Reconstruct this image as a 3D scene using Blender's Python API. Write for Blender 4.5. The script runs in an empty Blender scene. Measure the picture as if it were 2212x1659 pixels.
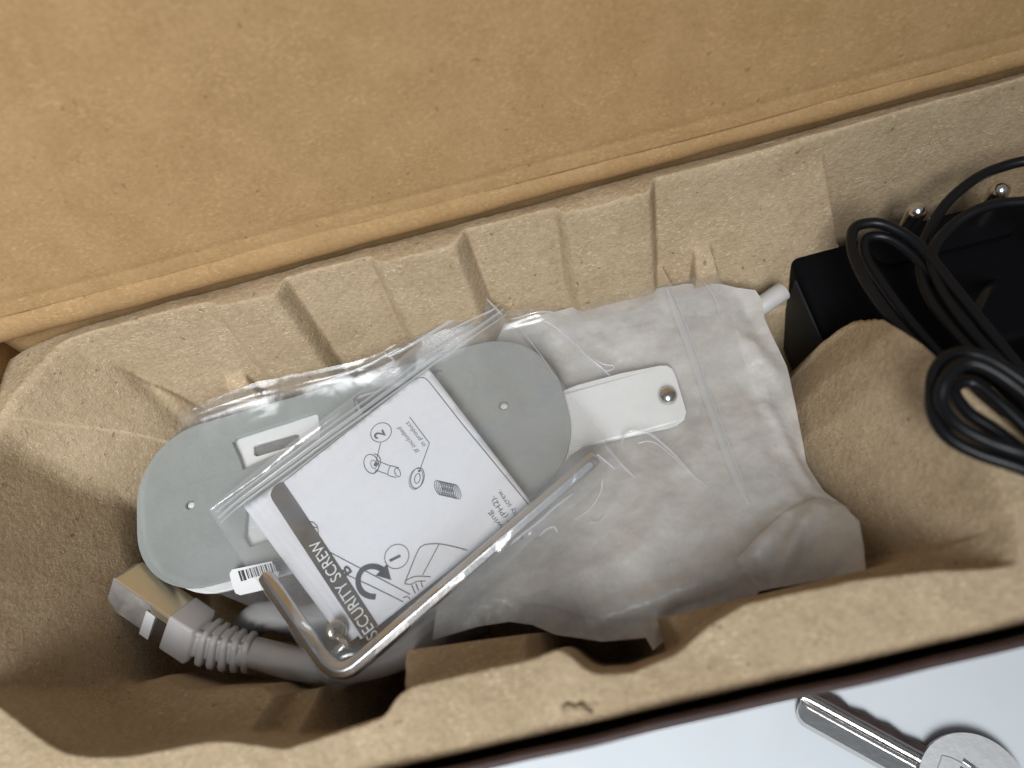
import bpy, math, random
import numpy as np
from mathutils import Vector, Matrix
from mathutils.geometry import delaunay_2d_cdt, tessellate_polygon

# All lengths below are centimetres; S turns them into metres.
S = 0.01
scene = bpy.context.scene
COL = scene.collection
random.seed(7)
rng = np.random.default_rng(11)

# ------------------------------------------------------------------ camera
cam_data = bpy.data.cameras.new("camera")
cam = bpy.data.objects.new("camera", cam_data)
COL.objects.link(cam)
cam.matrix_world = Matrix((
    (0.96692715, 0.24856677, 0.05715284, 0.0),
    (-0.20115427, 0.88096839, -0.42828921, 0.0),
    (-0.15680831, 0.40262793, 0.90183253, 20.1 * S),
    (0, 0, 0, 1)))
cam_data.sensor_width = 36
cam_data.lens = 36 * 1664 / 2212
cam_data.clip_start = 0.005
cam_data.clip_end = 20
cam_data.dof.use_dof = True
cam_data.dof.focus_distance = 16.8 * S
cam_data.dof.aperture_fstop = 9.5
scene.camera = cam

# ------------------------------------------------------------------ world, lamps, exposure
world = bpy.data.worlds.new("World")
scene.world = world
world.use_nodes = True
bg = world.node_tree.nodes["Background"]
bg.inputs[0].default_value = (0.80, 0.90, 1.0, 1)
bg.inputs[1].default_value = 0.19


def area_lamp(name, loc, target, size, size_y, power, color):
    d = bpy.data.lights.new(name, 'AREA')
    d.shape = 'RECTANGLE'
    d.size = size
    d.size_y = size_y
    d.energy = power
    d.color = color
    o = bpy.data.objects.new(name, d)
    COL.objects.link(o)
    o.location = loc
    o.rotation_euler = (Vector(target) - Vector(loc)).to_track_quat('-Z', 'Y').to_euler()
    return o


# daylight from a window in front of the table, a little to the left
win = area_lamp("window_light", (-0.22, -0.53, 0.79), (-0.165, 0.04, 0.05), 0.50, 0.72, 1.80, (0.93, 0.97, 1.0))
win.data.spread = math.radians(44)

scene.view_settings.view_transform = 'Standard'
scene.view_settings.look = 'None'
scene.view_settings.exposure = 0.0
scene.view_settings.gamma = 1.0
scene.cycles.max_bounces = 14
scene.cycles.transparent_max_bounces = 24
scene.cycles.transmission_bounces = 10
scene.cycles.glossy_bounces = 6
scene.cycles.caustics_reflective = False
scene.cycles.sample_clamp_indirect = 6


# ------------------------------------------------------------------ object helpers
def wloc(o):
    v = Vector((0, 0, 0))
    while o is not None:
        v = v + o.location
        o = o.parent
    return v


def thing(name, label, cat, loc=(0, 0, 0), group=None):
    o = bpy.data.objects.new(name, None)
    COL.objects.link(o)
    o.empty_display_size = 0.01
    o.location = Vector(loc) * S
    o['label'] = label
    o['category'] = cat
    if group:
        o['group'] = group
    return o


def tag(o, label, cat, group=None):
    o['label'] = label
    o['category'] = cat
    if group:
        o['group'] = group
    return o


def obj(name, verts, faces, mat, parent=None, smooth=True, mats=None, fm=None):
    off = wloc(parent) if parent else Vector((0, 0, 0))
    me = bpy.data.meshes.new(name)
    v = np.asarray(verts, dtype=float) * S - np.array(off)
    me.from_pydata(v.tolist(), [], [list(f) for f in faces])
    me.materials.append(mat)
    if mats:
        for m in mats:
            me.materials.append(m)
    if fm is not None:
        me.polygons.foreach_set('material_index', fm)
    if smooth:
        me.polygons.foreach_set('use_smooth', [True] * len(me.polygons))
    me.update()
    o = bpy.data.objects.new(name, me)
    COL.objects.link(o)
    if parent:
        o.parent = parent
    return o


def join_geo(parts):
    V, Fc = [], []
    for v, f in parts:
        n = len(V)
        V += [tuple(p) for p in v]
        Fc += [tuple(i + n for i in q) for q in f]
    return V, Fc


def bevel(o, w, seg=2, ang=40):
    m = o.modifiers.new('bevel', 'BEVEL')
    m.width = w * S
    m.segments = seg
    m.limit_method = 'ANGLE'
    m.angle_limit = math.radians(ang)
    m.harden_normals = False
    return o


def box_geo(x0, x1, y0, y1, z0, z1):
    v = [(x0, y0, z0), (x1, y0, z0), (x1, y1, z0), (x0, y1, z0), (x0, y0, z1), (x1, y0, z1), (x1, y1, z1), (x0, y1, z1)]
    f = [(0, 3, 2, 1), (4, 5, 6, 7), (0, 1, 5, 4), (1, 2, 6, 5), (2, 3, 7, 6), (3, 0, 4, 7)]
    return v, f


def catmull(pts, per=10, closed=False):
    p = [np.array(q, float) for q in pts]
    n = len(p)
    out = []
    rng_ = range(n) if closed else range(n - 1)
    for i in rng_:
        if closed:
            a, b, c, d = p[(i - 1) % n], p[i], p[(i + 1) % n], p[(i + 2) % n]
        else:
            b, c = p[i], p[i + 1]
            a = p[i - 1] if i > 0 else 2 * b - c
            d = p[i + 2] if i + 2 < n else 2 * c - b
        for k in range(per):
            t = k / per
            out.append(0.5 * ((2 * b) + (-a + c) * t + (2 * a - 5 * b + 4 * c - d) * t * t + (-a + 3 * b - 3 * c + d) * t ** 3))
    if not closed:
        out.append(p[-1])
    return out


def tube_geo(pts, rad, n=12, closed=False, cap=True, squash=None):
    """squash: (radius along the frame normal, along binormal) factors"""
    P_ = [Vector(q) for q in pts]
    m = len(P_)
    if not hasattr(rad, '__len__'):
        rad = [rad] * m
    T = []
    for i in range(m):
        if closed:
            t = P_[(i + 1) % m] - P_[i - 1]
        else:
            t = P_[min(i + 1, m - 1)] - P_[max(i - 1, 0)]
        T.append(t.normalized())
    nrm = Vector((0, 0, 1)) if abs(T[0].z) < 0.9 else Vector((1, 0, 0))
    nrm = (nrm - T[0] * nrm.dot(T[0])).normalized()
    V, Fc = [], []
    for i in range(m):
        if i > 0:
            q = T[i - 1].rotation_difference(T[i])
            nrm = q @ nrm
            nrm = (nrm - T[i] * nrm.dot(T[i])).normalized()
        bn = T[i].cross(nrm)
        for k in range(n):
            a = 2 * math.pi * k / n
            sa, sb = (squash or (1, 1))
            V.append(P_[i] + nrm * (math.cos(a) * rad[i] * sa) + bn * (math.sin(a) * rad[i] * sb))
    rows = m if closed else m - 1
    for i in range(rows):
        j = (i + 1) % m
        for k in range(n):
            k2 = (k + 1) % n
            Fc.append((i * n + k, i * n + k2, j * n + k2, j * n + k))
    if cap and not closed:
        Fc.append(tuple(reversed(range(n))))
        Fc.append(tuple((m - 1) * n + k for k in range(n)))
    return V, Fc


def rrect(cx, cy, w, h, r, n=8, rot=0.0):
    out = []
    for sx, sy, a0 in ((1, 1, 0), (-1, 1, 90), (-1, -1, 180), (1, -1, 270)):
        for k in range(n + 1):
            a = math.radians(a0 + 90 * k / n)
            x = sx * (w / 2 - r) + r * math.cos(a)
            y = sy * (h / 2 - r) + r * math.sin(a)
            c, s_ = math.cos(rot), math.sin(rot)
            out.append((cx + x * c - y * s_, cy + x * s_ + y * c))
    return out


def plate_geo(outer, holes, zt, zb):
    """flat plate with holes; zt, zb: numbers or functions of (x, y)"""
    ft = zt if callable(zt) else (lambda x, y: zt)
    fb = zb if callable(zb) else (lambda x, y: zb)
    loops = [outer] + list(holes)
    flat = [p for l in loops for p in l]
    tris = tessellate_polygon([[Vector((p[0], p[1], 0)) for p in l] for l in loops])
    n = len(flat)
    V = [(x, y, ft(x, y)) for x, y in flat] + [(x, y, fb(x, y)) for x, y in flat]
    Fc = []
    for a, b, c in tris:
        A, B, C_ = flat[a], flat[b], flat[c]
        cr = (B[0] - A[0]) * (C_[1] - A[1]) - (B[1] - A[1]) * (C_[0] - A[0])
        if cr < 0:
            a, c = c, a
        Fc.append((a, b, c))
        Fc.append((c + n, b + n, a + n))
    k = 0
    for l in loops:
        m = len(l)
        area = sum(l[i][0] * l[(i + 1) % m][1] - l[(i + 1) % m][0] * l[i][1] for i in range(m))
        hole = l is not outer
        fwd = (area > 0) != hole
        for i in range(m):
            i1, i2 = k + i, k + (i + 1) % m
            Fc.append((i1, i1 + n, i2 + n, i2) if fwd else (i1, i2, i2 + n, i1 + n))
        k += m
    return V, Fc


def dist_to_poly(xy, poly):
    p = np.asarray(poly, float)
    best = np.full(len(xy), 1e9)
    for i in range(len(p)):
        a, b = p[i], p[(i + 1) % len(p)]
        ab = b - a
        t = np.clip(((xy - a) @ ab) / max(ab @ ab, 1e-12), 0, 1)
        d = np.linalg.norm(xy - (a + t[:, None] * ab), axis=1)
        best = np.minimum(best, d)
    return best


def inside(xy, poly):
    p = np.asarray(poly, float)
    r = np.zeros(len(xy), bool)
    j = len(p) - 1
    for i in range(len(p)):
        xi, yi, xj, yj = p[i][0], p[i][1], p[j][0], p[j][1]
        with np.errstate(divide='ignore', invalid='ignore'):
            c = ((yi > xy[:, 1]) != (yj > xy[:, 1])) & (xy[:, 0] < (xj - xi) * (xy[:, 1] - yi) / (yj - yi + 1e-12) + xi)
        r ^= c
        j = i
    return r


def resample(poly, step):
    out = []
    n = len(poly)
    for i in range(n):
        a, b = np.array(poly[i], float), np.array(poly[(i + 1) % n], float)
        k = max(1, int(round(np.linalg.norm((b - a)[:2]) / step)))
        for t in range(k):
            out.append(a + (b - a) * t / k)
    return np.array(out)


class Surf:
    """smooth height surface through 3-D control points (thin plate)"""
    def __init__(self, pts, lam=1e-3):
        p = np.asarray(pts, float)
        self.c = p[:, :2]
        n = len(p)
        d = np.linalg.norm(self.c[:, None] - self.c[None], axis=2)
        K = self.phi(d) + lam * np.eye(n)
        Pm = np.c_[np.ones(n), self.c]
        A = np.block([[K, Pm], [Pm.T, np.zeros((3, 3))]])
        self.w = np.linalg.solve(A, np.r_[p[:, 2], 0, 0, 0])

    @staticmethod
    def phi(d):
        return np.where(d > 1e-9, d * d * np.log(np.maximum(d, 1e-9)), 0)

    def __call__(self, xy):
        xy = np.atleast_2d(np.asarray(xy, float))
        d = np.linalg.norm(xy[:, None] - self.c[None], axis=2)
        return self.phi(d) @ self.w[:-3] + np.c_[np.ones(len(xy)), xy] @ self.w[-3:]


def value_noise(xy, scale, seed):
    """smooth 2-D noise in -1..1"""
    r = np.random.default_rng(seed)
    G = r.uniform(-1, 1, (64, 64))
    p = xy / scale + 20.3
    i = np.floor(p).astype(int)
    f = p - i
    f = f * f * (3 - 2 * f)
    a = G[i[:, 0] % 64, i[:, 1] % 64]
    b = G[(i[:, 0] + 1) % 64, i[:, 1] % 64]
    c = G[i[:, 0] % 64, (i[:, 1] + 1) % 64]
    d = G[(i[:, 0] + 1) % 64, (i[:, 1] + 1) % 64]
    return (a * (1 - f[:, 0]) + b * f[:, 0]) * (1 - f[:, 1]) + (c * (1 - f[:, 0]) + d * f[:, 0]) * f[:, 1]


def creases(xy, scale, seed, sharp=0.35):
    """network of sharp little creases, 0..1"""
    w = xy + 0.25 * scale * np.c_[value_noise(xy, scale * 1.3, seed + 50), value_noise(xy, scale * 1.3, seed + 51)]
    n = np.abs(value_noise(w, scale, seed))
    m = 0.5 + 0.5 * value_noise(xy, scale * 2.7, seed + 60)
    return np.exp(-(n / (sharp * 0.3)) ** 1.2) * m


def sheet(poly, step, zf):
    """triangulated sheet over an outline; zf(xy, d) -> z, d = distance to the outline"""
    b = resample(poly, step)[:, :2]
    lo, hi = b.min(0), b.max(0)
    xs = np.arange(lo[0], hi[0], step)
    ys = np.arange(lo[1], hi[1], step * 0.866)
    g = np.array([(x + (0.5 * step if j % 2 else 0), y) for j, y in enumerate(ys) for x in xs])
    g = g[inside(g, b)]
    g = g[dist_to_poly(g, b) > step * 0.55]
    n = len(b)
    pts = [Vector((float(x), float(y))) for x, y in np.vstack([b, g])]
    edges = [(i, (i + 1) % n) for i in range(n)]
    vo, eo, fo, *_ = delaunay_2d_cdt(pts, edges, [], 1, 1e-6)
    xy = np.array([(v.x, v.y) for v in vo])
    d = dist_to_poly(xy, b)
    z = zf(xy, d)
    V = np.c_[xy, z]
    Fc = []
    for f in fo:
        A, B, C_ = xy[f[0]], xy[f[1]], xy[f[2]]
        cr = (B[0] - A[0]) * (C_[1] - A[1]) - (B[1] - A[1]) * (C_[0] - A[0])
        Fc.append(tuple(f) if cr > 0 else tuple(reversed(f)))
    return V, Fc


# ------------------------------------------------------------------ materials
def mat(name):
    m = bpy.data.materials.new(name)
    m.use_nodes = True
    nt = m.node_tree
    return m, nt, nt.nodes, nt.links, nt.nodes['Principled BSDF']


def N(nt, typ, **kw):
    n = nt.nodes.new(typ)
    for k, v in kw.items():
        if k.startswith('i_'):
            n.inputs[k[2:].replace('_', ' ')].default_value = v
        else:
            setattr(n, k, v)
    return n


def tex_noise(nt, vec, scale, detail=4, rough=0.55):
    n = N(nt, 'ShaderNodeTexNoise')
    n.inputs['Scale'].default_value = scale
    n.inputs['Detail'].default_value = detail
    n.inputs['Roughness'].default_value = rough
    nt.links.new(vec, n.inputs['Vector'])
    return n


def ramp(nt, fac, stops):
    r = N(nt, 'ShaderNodeValToRGB')
    e = r.color_ramp.elements
    while len(e) < len(stops):
        e.new(0.5)
    for el, (p, c) in zip(e, stops):
        el.position = p
        el.color = c if len(c) == 4 else (*c, 1)
    nt.links.new(fac, r.inputs['Fac'])
    return r


def mixc(nt, fac, a, b, mode='MIX'):
    m = N(nt, 'ShaderNodeMix', data_type='RGBA', blend_type=mode)
    for s_, v in ((m.inputs[0], fac), (m.inputs[6], a), (m.inputs[7], b)):
        if isinstance(v, (int, float)):
            s_.default_value = v
        elif isinstance(v, tuple):
            s_.default_value = v if len(v) == 4 else (*v, 1)
        else:
            nt.links.new(v, s_)
    return m.outputs[2]


def fibre_mask(nt, coord, scale, ang, stretch, lo, hi):
    mp = N(nt, 'ShaderNodeMapping')
    mp.inputs['Rotation'].default_value = (0.3 * ang, 0.7 * ang, ang)
    mp.inputs['Scale'].default_value = (1, stretch, stretch)
    nt.links.new(coord, mp.inputs['Vector'])
    n = tex_noise(nt, mp.outputs[0], scale, 1, 0.4)
    return ramp(nt, n.outputs['Fac'], [(lo, (0, 0, 0)), (hi, (1, 1, 1))])


def fibre_board(name, base, dark, light, grain, bump, rough=0.85, fibre=0.5, speck=0.5, blotch=60, fs_=520):
    """paper board or moulded pulp: mottled colour, fine pale and dark fibres, specks, felt relief"""
    m, nt, nd, lk, b = mat(name)
    tc = N(nt, 'ShaderNodeTexCoord')
    co = tc.outputs['Object']
    n1 = tex_noise(nt, co, blotch, 3)
    n2 = tex_noise(nt, co, grain, 6, 0.65)
    c = ramp(nt, n2.outputs['Fac'], [(0.30, dark), (0.52, base), (0.74, light)]).outputs['Color']
    c = mixc(nt, 0.30, c, ramp(nt, n1.outputs['Fac'], [(0.35, dark), (0.65, light)]).outputs['Color'])
    f1 = fibre_mask(nt, co, fs_, 0.6, 2.6, 0.61, 0.68)
    f2 = fibre_mask(nt, co, fs_ * 1.1, 2.1, 2.6, 0.62, 0.69)
    f3 = fibre_mask(nt, co, fs_ * 0.9, 1.3, 2.6, 0.62, 0.69)
    lightf = tuple(min(1, v * 1.45) for v in light)
    fm = N(nt, 'ShaderNodeMath', operation='MAXIMUM')
    lk.new(f1.outputs[0], fm.inputs[0])
    lk.new(f2.outputs[0], fm.inputs[1])
    fs = N(nt, 'ShaderNodeMath', operation='MULTIPLY')
    lk.new(fm.outputs[0], fs.inputs[0])
    # fibres lie thicker in some patches than in others
    pn = tex_noise(nt, co, 170, 3)
    pm = ramp(nt, pn.outputs['Fac'], [(0.38, (fibre * 0.35,) * 3), (0.62, (min(1, fibre * 1.8),) * 3)])
    lk.new(pm.outputs[0], fs.inputs[1])
    c = mixc(nt, fs.outputs[0], c, lightf)
    fd = N(nt, 'ShaderNodeMath', operation='MULTIPLY')
    lk.new(f3.outputs[0], fd.inputs[0])
    fd.inputs[1].default_value = fibre * 0.8
    c = mixc(nt, fd.outputs[0], c, tuple(v * 0.7 for v in dark))
    sp = tex_noise(nt, co, 640, 1, 0.4)
    spm = ramp(nt, sp.outputs['Fac'], [(0.73, (0, 0, 0)), (0.78, (1, 1, 1))])
    sm = N(nt, 'ShaderNodeMath', operation='MULTIPLY')
    lk.new(spm.outputs[0], sm.inputs[0])
    sm.inputs[1].default_value = speck
    c = mixc(nt, sm.outputs[0], c, tuple(v * 0.35 for v in dark))
    lk.new(c, b.inputs['Base Color'])
    b.inputs['Roughness'].default_value = rough
    b.inputs['Specular IOR Level'].default_value = 0.25
    bh = N(nt, 'ShaderNodeMath', operation='ADD')
    n3 = tex_noise(nt, co, grain * 0.35, 3)
    lk.new(n2.outputs['Fac'], bh.inputs[0])
    lk.new(n3.outputs['Fac'], bh.inputs[1])
    bh2 = N(nt, 'ShaderNodeMath', operation='MULTIPLY_ADD')
    lk.new(fm.outputs[0], bh2.inputs[0])
    bh2.inputs[1].default_value = 0.25
    lk.new(bh.outputs[0], bh2.inputs[2])
    bp = N(nt, 'ShaderNodeBump')
    bp.inputs['Strength'].default_value = 1.0
    bp.inputs['Distance'].default_value = bump
    lk.new(bh2.outputs[0], bp.inputs['Height'])
    lk.new(bp.outputs[0], b.inputs['Normal'])
    return m


def plain(name, col, rough=0.5, metal=0.0, bump=None, var=0.0, vscale=300, spec=0.5, **kw):
    m, nt, nd, lk, b = mat(name)
    b.inputs['Roughness'].default_value = rough
    b.inputs['Metallic'].default_value = metal
    b.inputs['Specular IOR Level'].default_value = spec
    for k, v in kw.items():
        b.inputs[k.replace('_', ' ')].default_value = v
    tc = N(nt, 'ShaderNodeTexCoord')
    if var > 0:
        n = tex_noise(nt, tc.outputs['Object'], vscale, 4)
        c = ramp(nt, n.outputs['Fac'], [(0.3, tuple(v * (1 - var) for v in col)), (0.7, tuple(min(1, v * (1 + var)) for v in col))])
        lk.new(c.outputs[0], b.inputs['Base Color'])
    else:
        b.inputs['Base Color'].default_value = (*col, 1)
    if bump:
        n = tex_noise(nt, tc.outputs['Object'], bump[0], 4)
        bp = N(nt, 'ShaderNodeBump')
        bp.inputs['Distance'].default_value = bump[1]
        lk.new(n.outputs['Fac'], bp.inputs['Height'])
        lk.new(bp.outputs[0], b.inputs['Normal'])
    return m


def film_mat(name, veil, veil_col, ior=1.75, rough=0.12, bump=None, patch=None):
    """thin polythene: clear or milky sheet with a gloss coat"""
    m, nt, nd, lk, b = mat(name)
    nd.remove(b)
    out = nd['Material Output']
    tc = N(nt, 'ShaderNodeTexCoord')
    tr = N(nt, 'ShaderNodeBsdfTransparent')
    tr.inputs[0].default_value = (0.97, 0.97, 0.97, 1)
    df = N(nt, 'ShaderNodeBsdfDiffuse')
    df.inputs[0].default_value = (*veil_col, 1)
    tl = N(nt, 'ShaderNodeBsdfTranslucent')
    tl.inputs[0].default_value = (*veil_col, 1)
    dm = N(nt, 'ShaderNodeMixShader')
    dm.inputs[0].default_value = 0.35
    lk.new(df.outputs[0], dm.inputs[1])
    lk.new(tl.outputs[0], dm.inputs[2])
    m1 = N(nt, 'ShaderNodeMixShader')
    m1.inputs[0].default_value = veil
    if patch:
        n = tex_noise(nt, tc.outputs['Object'], patch[0], 5, 0.6)
        r = ramp(nt, n.outputs['Fac'], [(0.35, (max(0, veil - patch[1]),) * 3), (0.65, (min(1, veil + patch[1]),) * 3)])
        lk.new(r.outputs[0], m1.inputs[0])
    lk.new(tr.outputs[0], m1.inputs[1])
    lk.new(dm.outputs[0], m1.inputs[2])
    gl = N(nt, 'ShaderNodeBsdfGlossy')
    gl.inputs['Roughness'].default_value = rough
    # Schlick reflectance, the same from both sides of the sheet
    f0 = ((ior - 1) / (ior + 1)) ** 2
    ge = N(nt, 'ShaderNodeNewGeometry')
    dt = N(nt, 'ShaderNodeVectorMath', operation='DOT_PRODUCT')
    lk.new(ge.outputs['Incoming'], dt.inputs[0])
    lk.new(ge.outputs['Normal'], dt.inputs[1])
    ab = N(nt, 'ShaderNodeMath', operation='ABSOLUTE')
    lk.new(dt.outputs['Value'], ab.inputs[0])
    iv = N(nt, 'ShaderNodeMath', operation='SUBTRACT')
    iv.inputs[0].default_value = 1.0
    lk.new(ab.outputs[0], iv.inputs[1])
    pw5 = N(nt, 'ShaderNodeMath', operation='POWER')
    lk.new(iv.outputs[0], pw5.inputs[0])
    pw5.inputs[1].default_value = 5.0
    fr = N(nt, 'ShaderNodeMath', operation='MULTIPLY_ADD')
    lk.new(pw5.outputs[0], fr.inputs[0])
    fr.inputs[1].default_value = (1 - f0) * 0.6
    fr.inputs[2].default_value = f0
    m2 = N(nt, 'ShaderNodeMixShader')
    lk.new(fr.outputs[0], m2.inputs[0])
    lk.new(m1.outputs[0], m2.inputs[1])
    lk.new(gl.outputs[0], m2.inputs[2])
    if bump:
        bp = N(nt, 'ShaderNodeBump')
        bp.inputs['Distance'].default_value = bump[1]
        n = tex_noise(nt, tc.outputs['Object'], bump[0], 3, 0.5)
        lk.new(n.outputs['Fac'], bp.inputs['Height'])
        for q in (gl, df):
            lk.new(bp.outputs[0], q.inputs['Normal'])
        lk.new(bp.outputs[0], dt.inputs[1])
    lk.new(m2.outputs[0], out.inputs[0])
    return m


KRAFT = fibre_board('kraft_board', (0.365, 0.224, 0.100), (0.31, 0.184, 0.076), (0.43, 0.27, 0.13), 1100, 0.00004, fibre=0.19, speck=0.4, blotch=110, fs_=900)
PULP = fibre_board('moulded_pulp', (0.44, 0.325, 0.203), (0.34, 0.243, 0.14), (0.535, 0.413, 0.273), 900, 0.00026, fibre=0.36, speck=0.6, blotch=70, fs_=1000)
PRINT = plain('dark_printed_board', (0.045, 0.018, 0.014), 0.55, bump=(600, 0.00005), var=0.3)
TABLE = plain('white_table_top', (0.80, 0.84, 0.865), 0.42, bump=(1400, 0.00002), var=0.018, vscale=60)
STEEL = plain('grey_painted_steel', (0.285, 0.30, 0.283), 0.42, bump=(2500, 0.00003), var=0.05, vscale=1500, spec=0.5)
WHITE = plain('white_painted_metal', (0.78, 0.77, 0.75), 0.4, bump=(1500, 0.00001), var=0.02)
DARK = plain('dark_slot_grey', (0.16, 0.155, 0.15), 0.6, var=0.2, vscale=900)
CHROME = plain('bright_steel', (0.62, 0.59, 0.55), 0.22, 1.0, bump=(1800, 0.00004))
KEYMET = plain('nickel_key_steel', (0.62, 0.605, 0.59), 0.29, 1.0, bump=(900, 0.00003))
PAPER = plain('leaflet_paper', (0.75, 0.75, 0.78), 0.7, bump=(500, 0.00004), var=0.015, vscale=120)
INK = plain('black_ink', (0.035, 0.033, 0.04), 0.6)
BAND = plain('dark_grey_ink', (0.062, 0.055, 0.046), 0.55, var=0.1)
LABELW = plain('sticker_paper', (0.80, 0.80, 0.80), 0.5)
CABLE = plain('grey_cable_jacket', (0.50, 0.475, 0.455), 0.5, var=0.03, bump=(900, 0.00002))
BOOT = plain('grey_moulded_boot', (0.56, 0.53, 0.52), 0.5, var=0.03, bump=(900, 0.00002))
SHELL = plain('tinned_shell', (0.72, 0.62, 0.45), 0.36, 0.85, bump=(1200, 0.00002))
BLACK = plain('black_plastic', (0.004, 0.004, 0.005), 0.6, spec=0.06, bump=(2500, 0.00002))
CORD = plain('black_cord_jacket', (0.006, 0.006, 0.007), 0.36, spec=0.25)
PIN = plain('nickel_pin', (0.72, 0.66, 0.60), 0.2, 1.0)
FILM = film_mat('clear_polythene', 0.085, (0.85, 0.86, 0.88), ior=1.6, rough=0.17, bump=(110, 0.0003), patch=(90, 0.05))
FILMZ = film_mat('clear_zip_polythene', 0.15, (0.85, 0.86, 0.88), rough=0.12, bump=(110, 0.0004), patch=(90, 0.05))
LIP = film_mat('crumpled_polythene', 0.05, (0.6, 0.6, 0.64), ior=1.38, rough=0.16, bump=(140, 0.00025), patch=(120, 0.06))
ZIPM = film_mat('zip_ridge_polythene', 0.40, (0.82, 0.84, 0.85), ior=1.7, rough=0.2)
CREASE_GLINT = film_mat('glint_crease_polythene', 0.42, (0.92, 0.94, 0.97), ior=1.8, rough=0.16)  # milky white stands in for the glints along film creases
FROST = film_mat('frosted_foam_film', 0.62, (0.90, 0.865, 0.825), ior=1.5, rough=0.34, bump=(260, 0.0005), patch=(140, 0.14))
FOAM = plain('foam_wrap', (0.50, 0.47, 0.43), 0.8, var=0.25, vscale=130)
WEBP = plain('smoky_clear_acrylic', (0.42, 0.35, 0.31), 0.08, spec=0.6, Transmission_Weight=0.75, IOR=1.5)
CLEARP = plain('clear_acrylic', (0.97, 0.96, 0.95), 0.06, spec=0.5, Transmission_Weight=1.0, IOR=1.47)
PLUGC = plain('clear_plug_plastic', (0.72, 0.67, 0.62), 0.12, Transmission_Weight=0.65, IOR=1.45, var=0.15, vscale=500)
RUBBER = plain('grey_fold_line', (0.1, 0.1, 0.1), 0.6)

# ------------------------------------------------------------------ table
tb = obj('table_top', *box_geo(-70, 70, -60, 60, -2.0, 0.0), TABLE, smooth=False)
tb['kind'] = 'structure'

# ------------------------------------------------------------------ carton: walls, base, hinge fold, lid
R = 7.5                      # rim height
XL, XR = -11.75, 14.5
carton = thing('cardboard_carton', 'open brown cardboard carton with dark outside and lid folded back', 'box', (1.4, 5.0, 0))
obj('base_panel', *box_geo(XL + .17, XR - .17, 0.10, 10.10, 0.05, 0.2), KRAFT, carton, False)


def board(name, x0, x1, y0, y1, z0, z1):
    v, f = box_geo(x0, x1, y0, y1, z0, z1)
    return v, f


fw_v, fw_f = [], []
xs = np.linspace(XL, XR, 90)
prof = [(-0.075, 0.03), (-0.075, 7.38), (-0.055, 7.46), (0.0, 7.49), (0.055, 7.46), (0.075, 7.38), (0.075, 0.03)]
for x in xs:
    wob = 0.012 * math.sin(x * 1.3) + 0.008 * math.sin(x * 3.1 + 1)
    for (y, z) in prof:
        fw_v.append((x, y + wob * (z / 7.5), z + (0.010 * math.sin(x * 2.3) if z > 7 else 0)))
k = len(prof)
fm = []
for i in range(len(xs) - 1):
    for j in range(k - 1):
        fw_f.append((i * k + j, (i + 1) * k + j, (i + 1) * k + j + 1, i * k + j + 1))
        fm.append(1 if j < 5 else 0)
fw = obj('front_wall', fw_v, fw_f, KRAFT, carton, True, [PRINT], fm)
obj('side_wall', *box_geo(XL, XL + .15, 0.09, 10.35, 0.03, 7.45), KRAFT, carton, False)
obj('side_wall', *box_geo(XR - .15, XR, 0.09, 10.35, 0.03, 7.45), KRAFT, carton, False)
obj('back_wall', *box_geo(XL, XR, 10.36, 10.51, 0.03, 7.4), KRAFT, carton, False)


# hinge fold: the board rolls over from the back wall into the lid
def fold_r(x):
    return float(np.interp(x, [-12, -11, 0, 10, 15], [0.37, 0.35, 0.25, 0.20, 0.19])) + 0.006 * math.sin(x * 1.1)


xs = np.linspace(XL, XR, 120)
nv = 18
hv, hf = [], []
for x in xs:
    r_ = fold_r(x)
    w = 0.010 * math.sin(1.7 * x) + 0.006 * math.sin(4.3 * x + 2)
    for j in range(nv):
        a = math.radians(-88 + 228 * j / (nv - 1))
        # rounded roll, proud of the wall below and of the crease above
        hv.append((x, 10.13 + 0.79 * r_ - r_ * math.cos(a) + w, 7.35 + 0.62 * r_ + r_ * math.sin(a)))
for i in range(len(xs) - 1):
    for j in range(nv - 1):
        hf.append((i * nv + j, i * nv + j + 1, (i + 1) * nv + j + 1, (i + 1) * nv + j))
hg = obj('hinge_fold', hv, hf, KRAFT, carton)
sm = hg.modifiers.new('board', 'SOLIDIFY')
sm.thickness = 0.10 * S
sm.offset = -1

# lid: leans back from the crease; slightly bowed board with a soft score line near the fold
lv, lf = [], []
nu, nw = 120, 44
lean = math.radians(17)
us = np.linspace(XL, XR, nu)
ss = np.r_[np.linspace(0, 1.0, 20), np.linspace(1.1, 11.5, nw - 20)]
for x in us:
    r_ = fold_r(x)
    zc = 7.35 + 0.62 * r_ + r_ * 0.90
    yc = 10.13 + 0.79 * r_ - r_ * 0.26
    for s in ss:
        bow = 0.10 * math.sin(math.pi * s / 11.5) - 0.025 * math.exp(-((s - 0.34) / 0.10) ** 2)
        bow += 0.02 * math.sin(x * 0.45 + s * 0.3)
        y = yc + s * math.sin(lean) - bow * math.cos(lean)
        z = zc + s * math.cos(lean)
        lv.append((x, y, z))
ns = len(ss)
for i in range(nu - 1):
    for j in range(ns - 1):
        lf.append((i * ns + j, i * ns + j + 1, (i + 1) * ns + j + 1, (i + 1) * ns + j))
lid = obj('lid', lv, lf, KRAFT, carton)
sm = lid.modifiers.new('board', 'SOLIDIFY')
sm.thickness = 0.15 * S
sm.offset = -1


# ------------------------------------------------------------------ moulded pulp tray
def smax(a, b, k):
    h = np.maximum(k - np.abs(a - b), 0) / k
    return np.maximum(a, b) + h * h * k * 0.25


def smin(a, b, k):
    return -smax(-a, -b, k)


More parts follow.
